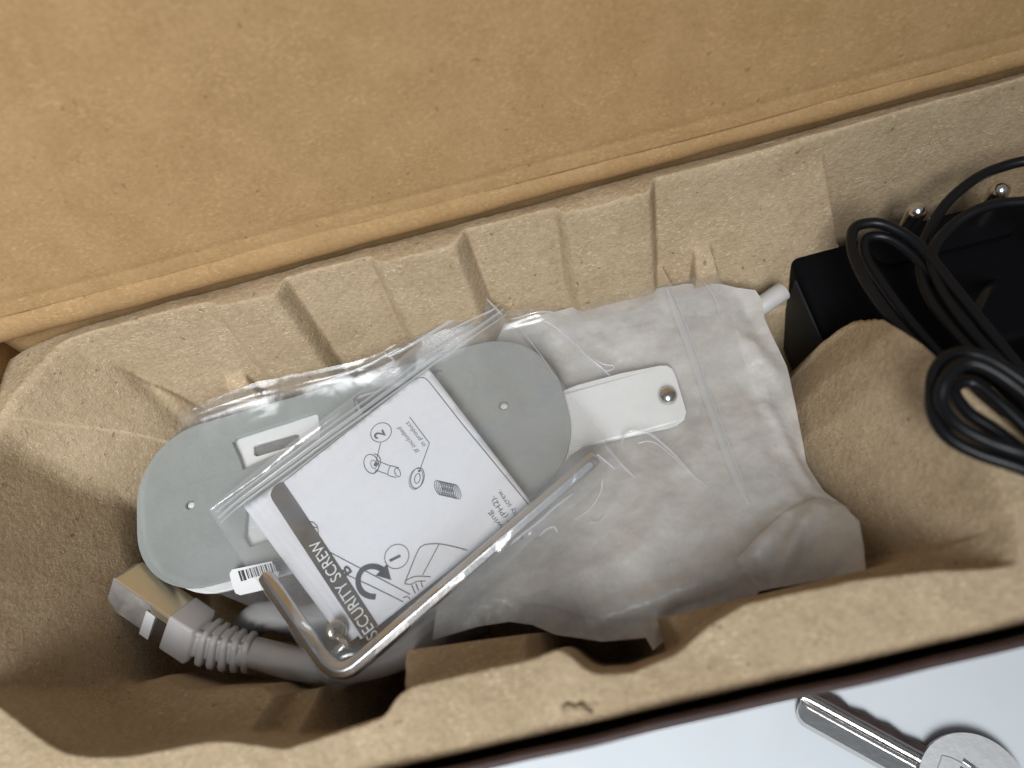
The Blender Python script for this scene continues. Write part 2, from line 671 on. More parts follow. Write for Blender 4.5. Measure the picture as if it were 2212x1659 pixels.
def pw(x, pts, soft=0.055):
    # piecewise line with its corners rounded off, as pulp always is
    p = np.array(pts)
    o = np.linspace(-2, 2, 9)
    w = np.exp(-o * o / 2)
    return sum(wi * np.interp(x + oi * soft, p[:, 0], p[:, 1]) for wi, oi in zip(w, o)) / w.sum()


FLOOR = 1.3
gx = np.r_[np.arange(-11.6, -8.6, 0.03), np.arange(-8.6, 6.8, 0.038), np.arange(6.8, 14.25, 0.07)]
gy = np.r_[np.arange(0.24, 2.6, 0.026), np.arange(2.6, 8.3, 0.06), np.arange(8.3, 10.04, 0.018)]
X, Y = np.meshgrid(gx, gy, indexing='ij')
# back wall line at z = 7.2, with the recessed and proud panels
ybk = pw(X, [(-12, 9.70), (-9.0, 9.60), (-6.62, 9.48), (-6.34, 9.26), (-5.10, 9.20), (-4.84, 9.60), (-3.14, 9.56), (-2.90, 9.28),
             (-1.30, 9.18), (-1.02, 9.60), (0.76, 9.54), (0.96, 9.26), (2.70, 9.20), (2.90, 9.54), (5.6, 9.58), (10.5, 9.74), (14, 9.74)])
# the recesses run out towards the foot of the wall, the ribs fan a little
back = 7.2 + (Y - ybk) * pw(X, [(-12, 6.5), (2.7, 6.5), (2.95, 4.2), (5, 3.0), (14, 6)])
d_corner = (X - Y) / math.sqrt(2)
corner = 7.25 + (-13.16 - d_corner) * 4.2
corner = smin(corner, 5.0 + (-12.62 - d_corner) * 1.9, 0.5)
s_corner = (X + Y) / math.sqrt(2)
# the corner panel stands proud: its right edge drops back to the first recess
corner = smin(corner, 7.2 + (0.02 - s_corner) * 4.5 - (7.2 - np.clip(corner, 2, 7.2)) * 0.5, 0.5)
xl = pw(Y, [(0, -10.60), (3.0, -10.55), (4.3, -10.62), (6.1, -10.78), (7.4, -10.82), (10, -10.9)])
left = 7.4 + (xl - X) * 9.0
# corner folds at the left end of the wall are softened with a shoulder
left = smin(left, 3.0 + (-10.05 - X) * 3.0, 0.5)
# front wall: short steep lip, inner slope, then a drop
YF = [(-11.6, 3.0), (-10.49, 2.60), (-9.9, 2.02), (-9.23, 1.50), (-8.2, 1.28), (-6.7, 1.24), (-5.6, 0.86), (-4.4, 0.94), (-3.93, 0.98),
            (-3.66, 1.25), (-3.4, 1.34), (-1.4, 1.32), (-1.05, 1.38), (-0.86, 1.28), (-0.70, 1.02), (-0.5, 0.88), (0.0, 0.80), (0.75, 0.92),
            (1.3, 1.2), (1.95, 1.40), (3.7, 1.36), (4.9, 1.22), (6, 1.0), (14, 1.0)]
yf = np.where(X < -6.5, pw(X, YF, 0.28), pw(X, YF, 0.07))
front = 7.42 + (yf - Y) * 9.0
# inner ledges
def ledge(x0, x1, z0, yend, slope, soft=0.12):
    t = z0 - (Y - 1.2) * slope
    e = (yend - Y) * 9.0 + 4.8
    h = np.minimum(t, e)
    h = np.minimum(h, 5.5 + (X - x0) * 7.0)
    h = np.minimum(h, 5.5 + (x1 - X) * 7.0)
    return h


yl1 = pw(X, [(-11.6, 3.4), (-10.6, 3.1), (-9.86, 2.84), (-9.27, 2.90), (-8.4, 2.46), (-7.4, 2.30), (-6.68, 2.20), (-6.4, 2.0), (-5, 1.7)])
led1 = np.minimum(np.minimum(6.6 - (Y - 1.3) * 1.25, (yl1 - Y) * 8 + 4.9), 5.4 + (-6.33 - X) * 7.0)
led1b = np.minimum(np.minimum(6.3 - (Y - 1.0) * 1.3, (1.97 - Y) * 8 + 4.8), np.minimum(5.4 + (-5.80 - X) * 7, 5.4 + (X + 6.42) * 5))
led2 = np.minimum(np.minimum(6.55 - (Y - 1.2) * 0.95, (2.16 - 0.1 * (X + 3.5) - Y) * 9 + 5.2), np.minimum(5.6 + (X + 3.93) * 8, 5.6 + (-1.58 - X) * 6))
led3 = np.minimum(np.minimum(6.6 - (Y - 1.1) * 1.0, (1.75 - Y) * 8 + 5.0), 5.6 + (X - 0.75) * 5)
# right wall of the main compartment: the long slope up to the divider
xr = pw(Y, [(0, 4.1), (1.6, 4.55), (2.6, 4.62), (3.4, 4.62), (4.6, 4.55), (5.4, 4.75), (6.2, 5.2)])
right = 4.0 + (X - xr) * 3.1
right = smin(right, 5.1 + (X - (xr + 0.38)) * 1.9, 0.5)
main = smax(np.full_like(X, FLOOR), back, 0.35)
main = smax(main, left, 0.5)
main = smax(main, corner, 0.5)
main = smax(main, front, 0.4)
for l_ in (led1, led1b, led2, led3):
    main = smax(main, l_, 0.40)
main = smax(main, right, 1.4)
# adapter compartment behind the divider
yA = pw(X, [(3.5, 5.2), (4.6, 5.15), (5.1, 5.35), (5.55, 5.72), (5.95, 5.82), (6.25, 5.45), (6.5, 4.7), (7.0, 3.6), (7.8, 2.7), (9, 2.3), (14, 2.2)])
yA = yA + 0.25
frontA = 6.9 + (yA - Y) * 5.0
frontA = smin(frontA, 7.0 + (yA - 0.5 - Y) * 0.9, 0.6)
backA = 7.2 + (Y - ybk) * pw(X, [(3, 6.0), (5.6, 6.0), (6.3, 11.0), (14, 11.0)])
leftA = 3.0 + (3.6 - X) * 3
# the back panel ends in a slanting edge and the wall steps back behind it
stepx = 6.42 - (7.2 - np.clip(back, 1, 7.2)) * 0.26
adap = smax(np.full_like(X, FLOOR), frontA, 0.5)
adap = smax(adap, backA, 0.3)
adap = smax(adap, leftA, 0.3)
rightA = 7.0 + (X - 13.2) * 5
adap = smax(adap, rightA, 0.4)
# end panel proud of the adapter wall (its slanting right edge)
endp = np.minimum(7.2 + (Y - 9.68) * pw(X, [(2.9, 4.2), (5, 3.0), (14, 3.0)]), 7.0 + (6.33 - X) * 4.2)
adap = smax(adap, endp, 0.25)
cav = np.minimum(main, adap)
# moulded grooves where the wall panels meet
def groove(a, b, w, dep):
    a, b = np.array(a[:2]), np.array(b[:2])
    ab = b - a
    t = np.clip(((X - a[0]) * ab[0] + (Y - a[1]) * ab[1]) / (ab @ ab), 0.0, 1.15)
    dd = np.hypot(X - a[0] - t * ab[0], Y - a[1] - t * ab[1])
    return dep * np.exp(-(dd / w) ** 2)


for ga, gb, gw, gd in (((-9.18, 9.46), (-8.95, 8.75), .16, .22), ((-6.50, 9.46), (-6.86, 8.95), .08, .30), ((-4.86, 9.62), (-4.84, 9.05), .08, .45),
                       ((-3.06, 9.56), (-3.25, 9.10), .08, .30), ((-1.02, 9.62), (-0.92, 9.20), .08, .45), ((0.84, 9.52), (0.56, 9.10), .08, .30), ((2.90, 9.56), (2.80, 9.0), .08, .45)):
    cav = cav - groove(ga, gb, gw, gd)
# rim: flat, sloping down to its outer edges
rim = np.full_like(X, R)
rim = smin(rim, 7.52 + (9.48 - Y) * 0.62, 0.2)
rim = smin(rim, 7.5 - (1.15 - Y) * 0.34, 0.3)
rim = smin(rim, 7.42 - ((0.40 - Y) / 0.16) * 0.35, 0.25)
rim = smin(rim, 7.5 + (X + 10.9) * 0.7, 0.4)
rim = smin(rim, 7.5 + (d_corner + 13.35) * 0.42, 0.25)
rim = smin(rim, 7.22 + (9.98 - Y) * 3.5, 0.10)
Z = smin(rim, cav, 0.26)
# small moulded lugs on the back wall
def lug(cx, w, zt, y0, slope=2.2):
    t = smin(zt + (Y - y0) * slope, zt - 0.2 + (Y - y0 + 0.18) * 9, 0.25)
    return smin(smin(t, zt + (X - cx + w / 2) * 8, 0.2), zt + (cx + w / 2 - X) * 8, 0.2)


Z = smax(Z, lug(-7.22, 0.50, 4.95, 9.02, 0.9), 0.12)
Z = smax(Z, lug(3.85, 0.46, 5.0, 8.78, 0.9), 0.12)
# pulp is never quite even
xy = np.c_[X.ravel(), Y.ravel()]
nz = (0.035 * value_noise(xy, 1.7, 1) + 0.018 * value_noise(xy, 0.6, 2) + 0.008 * value_noise(xy, 0.22, 3) + 0.004 * value_noise(xy, 0.1, 4)).reshape(X.shape)
Z = Z + nz * (1 + 0.9 * np.exp(-((Y - 0.7) / 0.7) ** 2))
# horizontal wander of the walls
tear = np.exp(-(((X + 0.85) / 0.28) ** 2 + ((Y - 0.55 + 0.15 * (X + 0.85)) / 0.035) ** 2)) * 0.07
Z = Z - tear
nxg, nyg = X.shape
tv = np.c_[X.ravel(), Y.ravel(), Z.ravel()]
idx = np.arange(nxg * nyg).reshape(nxg, nyg)
quads = np.stack([idx[:-1, :-1], idx[1:, :-1], idx[1:, 1:], idx[:-1, 1:]], axis=-1).reshape(-1, 4)
# skirts turn down at the outer edges
sk_v, sk_f = [], []
n0 = len(tv)
for line in (idx[:, 0], idx[:, -1][::-1], idx[0, :][::-1], idx[-1, :]):
    b0 = n0 + len(sk_v)
    for q in line:
        x, y, z = tv[q]
        sk_v.append((x, y, 0.4))
    for i in range(len(line) - 1):
        sk_f.append((line[i], b0 + i, b0 + i + 1, line[i + 1]))
tray = obj('pulp_tray', np.vstack([tv, np.array(sk_v)]), quads.tolist() + [tuple(int(v) for v in f) for f in sk_f], PULP)
tag(tray, 'moulded brown paper pulp tray with ribbed walls filling the open carton', 'tray')
# curled flap beside the tear on the front rim
fl = []
tri = [(-1.176, 0.546, 7.285), (-1.08, 0.58, 7.285), (-0.968, 0.496, 7.285), (-0.865, 0.528, 7.285), (-0.798, 0.446, 7.285), (-0.712, 0.355, 7.285), (-0.872, 0.322, 7.285), (-1.094, 0.369, 7.285), (-1.179, 0.44, 7.285)]
zoff = [.01, .035, .0, .03, .01, .0, -.03, -.03, -.015]
fv = [(p[0], p[1], p[2] + dz) for p, dz in zip(tri, zoff)]
c0 = np.mean(np.array(fv), 0)
fv.append(tuple(c0 + np.array([0, 0, 0.02])))
ff = [(i, (i + 1) % 9, 9) for i in range(9)]
fp = obj('torn_flap', fv, ff, PULP, tray)
sm = fp.modifiers.new('t', 'SOLIDIFY')
sm.thickness = 0.03 * S

# ------------------------------------------------------------------ grey steel bracket and the white one under it
ROT = math.radians(1.0)
BX, BY = -4.95, 6.56


def zb(x, y):
    return 4.48 + 0.022 * (x + 5)


steel = thing('steel_bracket', 'flat grey steel mounting plate with rounded ends, slots and small holes', 'bracket', (BX, BY, 4.4))
outer = rrect(BX, BY, 10.05, 3.85, 1.62, 12, ROT)
slotA = [(-7.614, 7.739, 4.6), (-7.508, 7.827, 4.6), (-6.898, 7.862, 4.6), (-6.223, 7.891, 4.6), (-5.593, 7.932, 4.6), (-5.498, 7.87, 4.6), (-5.494, 7.575, 4.6), (-5.503, 7.254, 4.6), (-6.056, 7.219, 4.6), (-6.724, 7.133, 4.6), (-7.383, 7.001, 4.6), (-7.466, 7.329, 4.6), (-7.544, 7.546, 4.6)]
slotB = [(-4.625, 8.021, 4.6), (-4.503, 8.107, 4.6), (-3.634, 8.127, 4.6), (-2.545, 8.169, 4.6), (-2.465, 8.121, 4.6), (-2.587, 7.784, 4.6), (-2.777, 7.624, 4.6), (-3.718, 7.533, 4.6), (-4.381, 7.482, 4.6), (-4.601, 7.659, 4.6)]
slotC = [(-7.347, 6.056, 4.6), (-6.792, 6.153, 4.6), (-4.854, 6.253, 4.6), (-4.75, 5.793, 4.6), (-4.851, 5.396, 4.6), (-6.646, 5.218, 4.6), (-7.333, 5.18, 4.6), (-7.436, 5.412, 4.6)]
slots = [[(p[0], p[1]) for p in s_] for s_ in (slotA, slotB, slotC)]


def circ(c, r, n=16):
    return [(c[0] + r * math.cos(2 * math.pi * i / n), c[1] + r * math.sin(2 * math.pi * i / n)) for i in range(n)]


h1 = (-8.682, 6.497, 4.5)
h2 = (-1.264, 6.88, 4.65)
holes = slots + [circ(h1, 0.11), circ(h2, 0.11)]
pl = obj('plate', *plate_geo(outer, holes, lambda x, y: zb(x, y) + 0.10, lambda x, y: zb(x, y) - 0.04), STEEL, steel, False)
bevel(pl, 0.02, 2)

white = thing('white_bracket', 'white metal mounting strip with rounded tongue sticking out under the grey plate', 'bracket', (BX, BY - .1, 4.2))


def zw(x, y):
    t = np.clip((x - 0.9) / 0.9, 0, 1)
    t = t * t * (3 - 2 * t)
    return 4.425 + 0.022 * (x + 5) + 0.06 * t


wl = rrect(BX + 0.05, BY - 0.20, 9.4, 3.80, 1.55, 10, ROT)
# split the outline at its right end and run the tongue out of it
tongue = [(-0.99, 4.823, 4.45), (-0.459, 5.157, 4.45), (-0.118, 5.441, 4.45), (0.216, 5.557, 4.45), (0.999, 5.521, 4.45), (1.989, 5.46, 4.45), (2.215, 5.475, 4.45), (2.399, 5.555, 4.45), (2.485, 5.707, 4.45), (2.497, 6.08, 4.45), (2.51, 6.53, 4.45), (2.49, 6.743, 4.45), (2.398, 6.851, 4.45), (2.254, 6.892, 4.45), (1.386, 6.965, 4.45), (0.441, 6.976, 4.45), (0.203, 6.95, 4.45), (-0.22, 6.86, 4.45)]
tongue = [(p[0], p[1]) for p in tongue]
left_part = [p for p in wl if p[0] < -1.6]
left_part = sorted(left_part, key=lambda p: math.atan2(p[1] - BY, p[0] - BX) % (2 * math.pi))
wout = left_part + tongue
winner = [(p[0], p[1]) for p in [(-7.162, 7.575, 4.3), (-7.081, 7.6, 4.3), (-6.152, 7.611, 4.3), (-6.044, 7.558, 4.3), (-6.064, 7.329, 4.3), (-7.078, 7.296, 4.3), (-7.164, 7.353, 4.3)]]
wslot = [(p[0], p[1]) for p in [(-4.622, 8.083, 4.4), (-3.687, 8.185, 4.4), (-2.63, 8.228, 4.4), (-2.684, 7.902, 4.4), (-3.64, 7.738, 4.4), (-4.484, 7.65, 4.4)]]
wp = obj('strip', *plate_geo(wout, [winner, wslot], lambda x, y: float(zw(x, y)), lambda x, y: float(zw(x, y)) - 0.10), WHITE, white, False)
bevel(wp, 0.02, 2)
gc = np.mean(np.array(winner), 0)
obj('slot_dark_sheet', *plate_geo([(gc[0] + (p[0] - gc[0]) * 1.04, gc[1] + (p[1] - gc[1]) * 1.04) for p in winner], [], 4.29, 4.1), DARK, white, False)  # dark grey sheet filling the inner slot


def dome_geo(c, r, hgt, n=24, m=8, skirt=0.05):
    V = []
    V += [(c[0] + r * math.cos(2 * math.pi * i / n), c[1] + r * math.sin(2 * math.pi * i / n), c[2]) for i in range(n)]
    for j in range(m):
        a = math.pi / 2 * j / m
        for i in range(n):
            V.append((c[0] + r * math.cos(a) * math.cos(2 * math.pi * i / n), c[1] + r * math.cos(a) * math.sin(2 * math.pi * i / n), c[2] + skirt + hgt * math.sin(a)))
    V.append((c[0], c[1], c[2] + skirt + hgt))
    Fc = []
    for j in range(m):
        for i in range(n):
            i2 = (i + 1) % n
            Fc.append((j * n + i, j * n + i2, (j + 1) * n + i2, (j + 1) * n + i))
    for i in range(n):
        Fc.append((m * n + i, m * n + (i + 1) % n, (m + 1) * n))
    return V, Fc


bc = (2.208, 6.139, 4.5)
obj('stud', *dome_geo((bc[0], bc[1], float(zw(bc[0], bc[1])) - 0.005), 0.20, 0.15), CHROME, white)

for hx in (h1, h2):
    obj('hole_highlight', *dome_geo((hx[0], hx[1], float(zw(hx[0], hx[1])) - 0.01), 0.095, 0.05, 16, 5, 0.07), WHITE, white)  # added white dome stands in for the highlight in the hole

# ------------------------------------------------------------------ frosted bag
fpoly = [(-1.34, 8.577, 4.05), (-0.862, 9.126, 4.2), (0.38, 9.059, 4.3), (1.491, 9.012, 4.4), (2.563, 8.902, 4.4), (3.398, 8.788, 4.5), (4.127, 8.499, 4.6), (4.414, 8.309, 4.6), (4.792, 8.117, 4.6), (4.851, 7.864, 4.6), (4.736, 7.352, 4.6), (4.771, 6.751, 4.6), (4.804, 6.169, 4.6), (4.725, 5.57, 4.5), (4.617, 4.846, 4.5), (4.463, 4.061, 4.5), (4.519, 3.372, 4.7), (4.729, 2.923, 5), (4.743, 2.594, 5.2), (4.551, 2.089, 5.5), (4.339, 1.604, 5.8), (3.849, 1.667, 5.6), (3.389, 1.71, 5.5), (2.583, 1.758, 5.4), (2.458, 1.652, 5.3), (1.864, 1.578, 5.2), (1.345, 1.564, 5.2), (1.03, 1.519, 5.2), (0.759, 1.339, 5.3), (0.472, 1.2, 5.3), (0.405, 1.445, 5.2), (-0.392, 1.567, 5.1), (-1.203, 1.878, 5.08), (-1.605, 2.164, 4.95), (-2.036, 2.329, 4.9), (-2.673, 2.378, 4.9), (-3.564, 2.333, 4.9), (-3.403, 2.952, 4.8), (-3.201, 3.822, 4.4), (-2.696, 4.778, 4.1), (-2.181, 5.973, 4), (-1.723, 7.234, 4)]
fctrl = [(-0.381, 8.263, 4.12), (1.209, 7.927, 4.35), (2.734, 7.642, 4.5), (3.666, 7.301, 4.62), (4.156, 6.648, 4.7), (-0.225, 6.526, 4.15), (1.783, 6.148, 4.28), (3.033, 5.648, 4.65), (3.918, 5.129, 4.8), (0.41, 4.78, 4.6), (1.784, 4.461, 4.8), (2.897, 4.123, 4.95), (3.865, 3.969, 4.95), (-1.305, 3.69, 4.7), (0.048, 3.295, 5), (1.354, 3.042, 5.12), (2.452, 2.845, 5.2), (3.569, 2.957, 5.1), (3.923, 2.561, 5.25), (3.154, 2.246, 5.55), (4.061, 2.133, 5.45), (-2.1, 2.794, 5.05), (-1.047, 2.541, 5.1), (0.228, 2.229, 5.2), (1.528, 2.172, 5.27), (-0.316, 1.845, 5.17), (0.666, 1.606, 5.3)]
fs = Surf(fpoly + fctrl, 0.02)


def fold(xy, p, q, w, h):
    a, b = np.array(p[:2]), np.array(q[:2])
    ab = b - a
    L = np.linalg.norm(ab)
    t = (xy - a) @ ab / (L * L)
    tc_ = np.clip(t, 0, 1)
    d = np.linalg.norm(xy - (a + tc_[:, None] * ab), axis=1)
    return h * np.exp(-(d / w) ** 2) * (1 - 0.55 * np.abs(2 * tc_ - 1))


ffolds = [((3.541, 3.082, 5), (2.348, 2.199, 5), .22, .16), ((3.562, 2.892, 5), (2.752, 1.843, 5), .12, -.14), ((4.177, 3.108, 5), (3.413, 2.475, 5), .16, .12),
          ((3.871, 7.611, 4.6), (4.57, 5.789, 4.6), .2, .14), ((4.434, 8.053, 4.6), (4.513, 7.061, 4.6), .14, -.12), ((4.037, 5.392, 4.6), (4.353, 3.367, 4.6), .14, .14),
          ((3.756, 6.019, 4.6), (4.279, 4.177, 4.6), .16, -.10), ((-0.468, 1.986, 5), (2.28, 2.259, 5), .22, .14), ((-0.362, 1.705, 5), (1.971, 1.853, 5), .14, -.12),
          ((-0.601, 2.541, 5), (-0.594, 1.843, 5), .10, .08), ((-1.573, 3.131, 5), (-2.885, 2.625, 5), .22, .08), ((1.546, 3.678, 5), (0.195, 2.801, 5), .3, .06),
          ((2.539, 2.242, 5), (2.805, 1.744, 5), .07, .12), ((0.725, 1.798, 5), (0.484, 1.265, 5), .1, .10), ((-0.915, 8.479, 4), (0.786, 6.775, 4), .12, .04),
          ((0.123, 9.074, 4), (1.862, 7.185, 4), .12, .05), ((0.835, 8.731, 4), (2.454, 7.746, 4), .2, .05)]


def fz(xy, d):
    z = fs(xy)
    for p, q, w, h in ffolds:
        z = z + fold(xy, p, q, w, h)
    e = np.clip(d / 0.5, 0, 1)
    z = z + e * (0.05 * value_noise(xy, 0.8, 5) + 0.022 * value_noise(xy, 0.33, 6) + 0.008 * value_noise(xy, 0.14, 8))
    z = z + e * (0.030 * creases(xy, 1.1, 71) + 0.018 * creases(xy, 0.55, 73))
    z = z + 0.05 * value_noise(xy, 0.5, 9) * (1 - e)
    return z


pouch = thing('frosted_pouch', 'crumpled grey frosted plastic pouch bulging at the right of the compartment', 'plastic bag', (1.5, 4.5, 3.0))
tv_, tf_ = sheet(fpoly, 0.06, fz)
film = obj('film', tv_, tf_, FROST, pouch)
bv_, bf_ = sheet(fpoly, 0.25, lambda xy, d: fs(xy) - 0.9 * np.sqrt(np.clip(d / 1.2, 0, 1)) - 0.02)
obj('back_film', bv_, [tuple(reversed(f)) for f in bf_], FROST, pouch)
# dog-eared corner of the pouch, folded back over itself
dpoly = [(2.357, 2.376, 5.3), (2.456, 2.05, 5.3), (2.58, 1.75, 5.4), (3.064, 1.712, 5.45), (3.547, 1.689, 5.5), (4.005, 1.646, 5.6), (4.343, 1.595, 5.8), (4.551, 2.046, 5.5), (4.733, 2.569, 5.2), (4.617, 2.979, 5), (4.326, 3.211, 4.9), (3.925, 3.153, 5), (3.511, 3.045, 5.1), (2.942, 2.725, 5.2)]
dfolds = [((4.152, 3.161, 5), (2.834, 1.953, 5), .16, .16), ((4.47, 2.942, 5), (3.224, 1.948, 5), .14, -.10), ((3.608, 3.019, 5), (2.58, 2.365, 5), .10, .08), ((4.63, 2.446, 5), (3.701, 1.834, 5), .18, .08)]


def dz_(xy, d):
    z = fz(xy, np.full(len(xy), 0.6)) + 0.05 + 0.05 * np.clip(d / 0.5, 0, 1)
    for p, q, w, h in dfolds:
        z = z + fold(xy, p, q, w, h)
    return z + 0.03 * np.exp(-d / 0.1) * value_noise(xy, 0.3, 41)


dv_, df_ = sheet(dpoly, 0.07, dz_)
obj('folded_corner', dv_, df_, FROST, pouch)
# foam wrapped piece that fills the pouch
cpo = np.mean(np.array(fpoly)[:, :2], 0)
inner = [tuple(cpo + (np.array(p[:2]) - cpo) * 0.86) for p in fpoly]
iv, if_ = sheet(inner, 0.25, lambda xy, d: fs(xy) - 0.22 - 0.25 * (1 - np.clip(d / .5, 0, 1)))
iv2, if2 = sheet(inner, 0.3, lambda xy, d: fs(xy) - 0.5 - 0.25 * np.clip(d / .8, 0, 1))
obj('foam_wrap', *join_geo([(iv, if_), (iv2, [tuple(reversed(f)) for f in if2])]), FOAM, pouch)

# ------------------------------------------------------------------ clear bag round the brackets
bag = thing('clear_bracket_bag', 'crinkled clear plastic bag around the grey and white brackets', 'plastic bag', (-3, 6, 4.2))
bpoly = [(-8.738, 8.276, 4.85), (-8.527, 8.517, 5.05), (-7.616, 8.661, 5.1), (-6.601, 8.772, 5.1), (-5.512, 8.716, 5.05), (-4.423, 8.695, 5), (-3.296, 8.758, 5.05), (-2.179, 8.896, 5.05), (-0.757, 8.971, 5), (0.284, 8.781, 5), (0.556, 8.538, 4.85), (1.478, 8.898, 4.7), (2.953, 8.768, 4.75), (3.569, 8.697, 4.8), (4.086, 8.604, 4.85), (4.117, 8.183, 4.85), (3.908, 6.592, 4.95), (3.82, 5.242, 5.1), (3.687, 4.191, 5.3), (3.51, 3.199, 5.45), (2.822, 3.207, 5.35), (1.78, 3.03, 5.5), (0.671, 2.856, 5.5), (-0.524, 2.721, 5.4), (-2.391, 2.676, 5.1), (-3.995, 2.893, 4.9), (-5.701, 3.244, 4.85), (-7.067, 3.723, 4.8), (-7.901, 4.247, 4.7), (-8.762, 4.648, 4.62), (-9.276, 5.004, 4.6), (-9.563, 5.39, 4.6), (-9.738, 5.924, 4.6), (-9.807, 6.534, 4.6), (-9.788, 7.06, 4.6), (-9.643, 7.58, 4.6), (-9.322, 8.011, 4.62)]
bctrl = [(-8.147, 7.331, 4.62), (-8.203, 5.701, 4.62), (-6.503, 6.892, 4.64), (-6.622, 5.306, 4.64), (-6.41, 8.013, 4.66), (-5.323, 7.715, 4.66), (-4.131, 8.318, 4.7), (-2.994, 8.471, 4.72), (-4.393, 6.325, 4.68), (-3.53, 5.036, 4.7), (-1.902, 8.389, 4.74), (-1.685, 6.687, 4.74), (-0.464, 7.485, 4.76), (-0.924, 5.388, 4.76), (-0.024, 6.24, 4.72), (0.798, 6.278, 4.62), (1.976, 6.122, 4.74), (1.654, 7.556, 4.58), (3.092, 7.149, 4.78), (2.558, 6.061, 4.76), (2.747, 4.841, 5.02), (1.555, 4.674, 4.95), (2.562, 3.739, 5.22), (0.279, 4.177, 5.05), (-1.736, 3.74, 4.95), (1.04, 3.537, 5.3), (-5.651, 4.249, 4.72), (-3.712, 3.676, 4.8), (-7.692, 4.747, 4.66)]
bs = Surf(bpoly + bctrl, 0.003)
bfolds = [((-8.468, 8.379, 5), (-6.664, 8.535, 5), .07, .10), ((-6.664, 8.535, 5), (-4.445, 8.508, 5), .05, .07), ((-4.445, 8.508, 5), (-2.872, 8.758, 5), .05, .08), ((-0.819, 8.667, 5), (0.363, 8.658, 5), .07, .12),
          ((0.089, 8.396, 5), (1.02, 7.06, 5), .06, .07), ((0.628, 7.622, 4.8), (1.293, 6.964, 4.8), .05, .08), ((0.435, 7.918, 4.8), (1.899, 6.564, 4.8), .06, .04),
          ((0.827, 6.754, 4.8), (0.943, 5.091, 4.8), .1, .04), ((1.758, 6.604, 4.8), (1.59, 5.128, 4.8), .12, .05), ((2.208, 4.927, 4.9), (2.257, 3.882, 5), .06, .05)]


def bz(xy, d):
    z = bs(xy)
    for p, q, w, h in bfolds:
        z = z + fold(xy, p, q, w, h)
    e = np.exp(-d / 0.35)
    return z + e * 0.02 * value_noise(xy, 0.6, 21) + 0.012 * value_noise(xy, 0.7, 22) + 0.018 * creases(xy, 1.3, 81, 0.25) + 0.02


v_, f_ = sheet(bpoly, 0.065, bz)
obj('film', v_, f_, FILM, bag)


def strip_geo(pts, w, lift=0.0, zf=None, n=7, hgt=0.03):
    """low rounded ridge of film along a line"""
    pts = [np.array(p, float) for p in pts]
    if zf is not None:
        zz = zf(np.array([p[:2] for p in pts]), np.full(len(pts), 1.0))
        pts = [np.array([p[0], p[1], z + lift]) for p, z in zip(pts, zz)]
    V, Fc = [], []
    m = len(pts)
    for i in range(m):
        t = pts[min(i + 1, m - 1)] - pts[max(i - 1, 0)]
        s_ = np.array([-t[1], t[0], 0])
        s_ /= np.linalg.norm(s_) + 1e-9
        ww = w * (1 if not hasattr(w, '__len__') else 1)
        tap = min(1, 0.35 + 4 * min(i, m - 1 - i) / m)
        for j in range(n):
            u = j / (n - 1) * 2 - 1
            V.append(pts[i] + s_ * (u * ww / 2 * tap) + np.array([0, 0, hgt * (1 - u * u)]))
    for i in range(m - 1):
        for j in range(n - 1):
            Fc.append((i * n + j, (i + 1) * n + j, (i + 1) * n + j + 1, i * n + j + 1))
    return V, Fc


def line_pts(a, b, n=30, wob=0.0, seed=1):
    r = np.random.default_rng(seed)
    a, b = np.array(a, float), np.array(b, float)
    t = np.linspace(0, 1, n)
    w = np.cumsum(r.normal(0, wob, n)) if wob else np.zeros(n)
    w = w - t * w[-1]
    d = b - a
    s_ = np.array([-d[1], d[0], 0]) / np.linalg.norm(d)
    return [a + d * q + s_ * ww for q, ww in zip(t, w)]


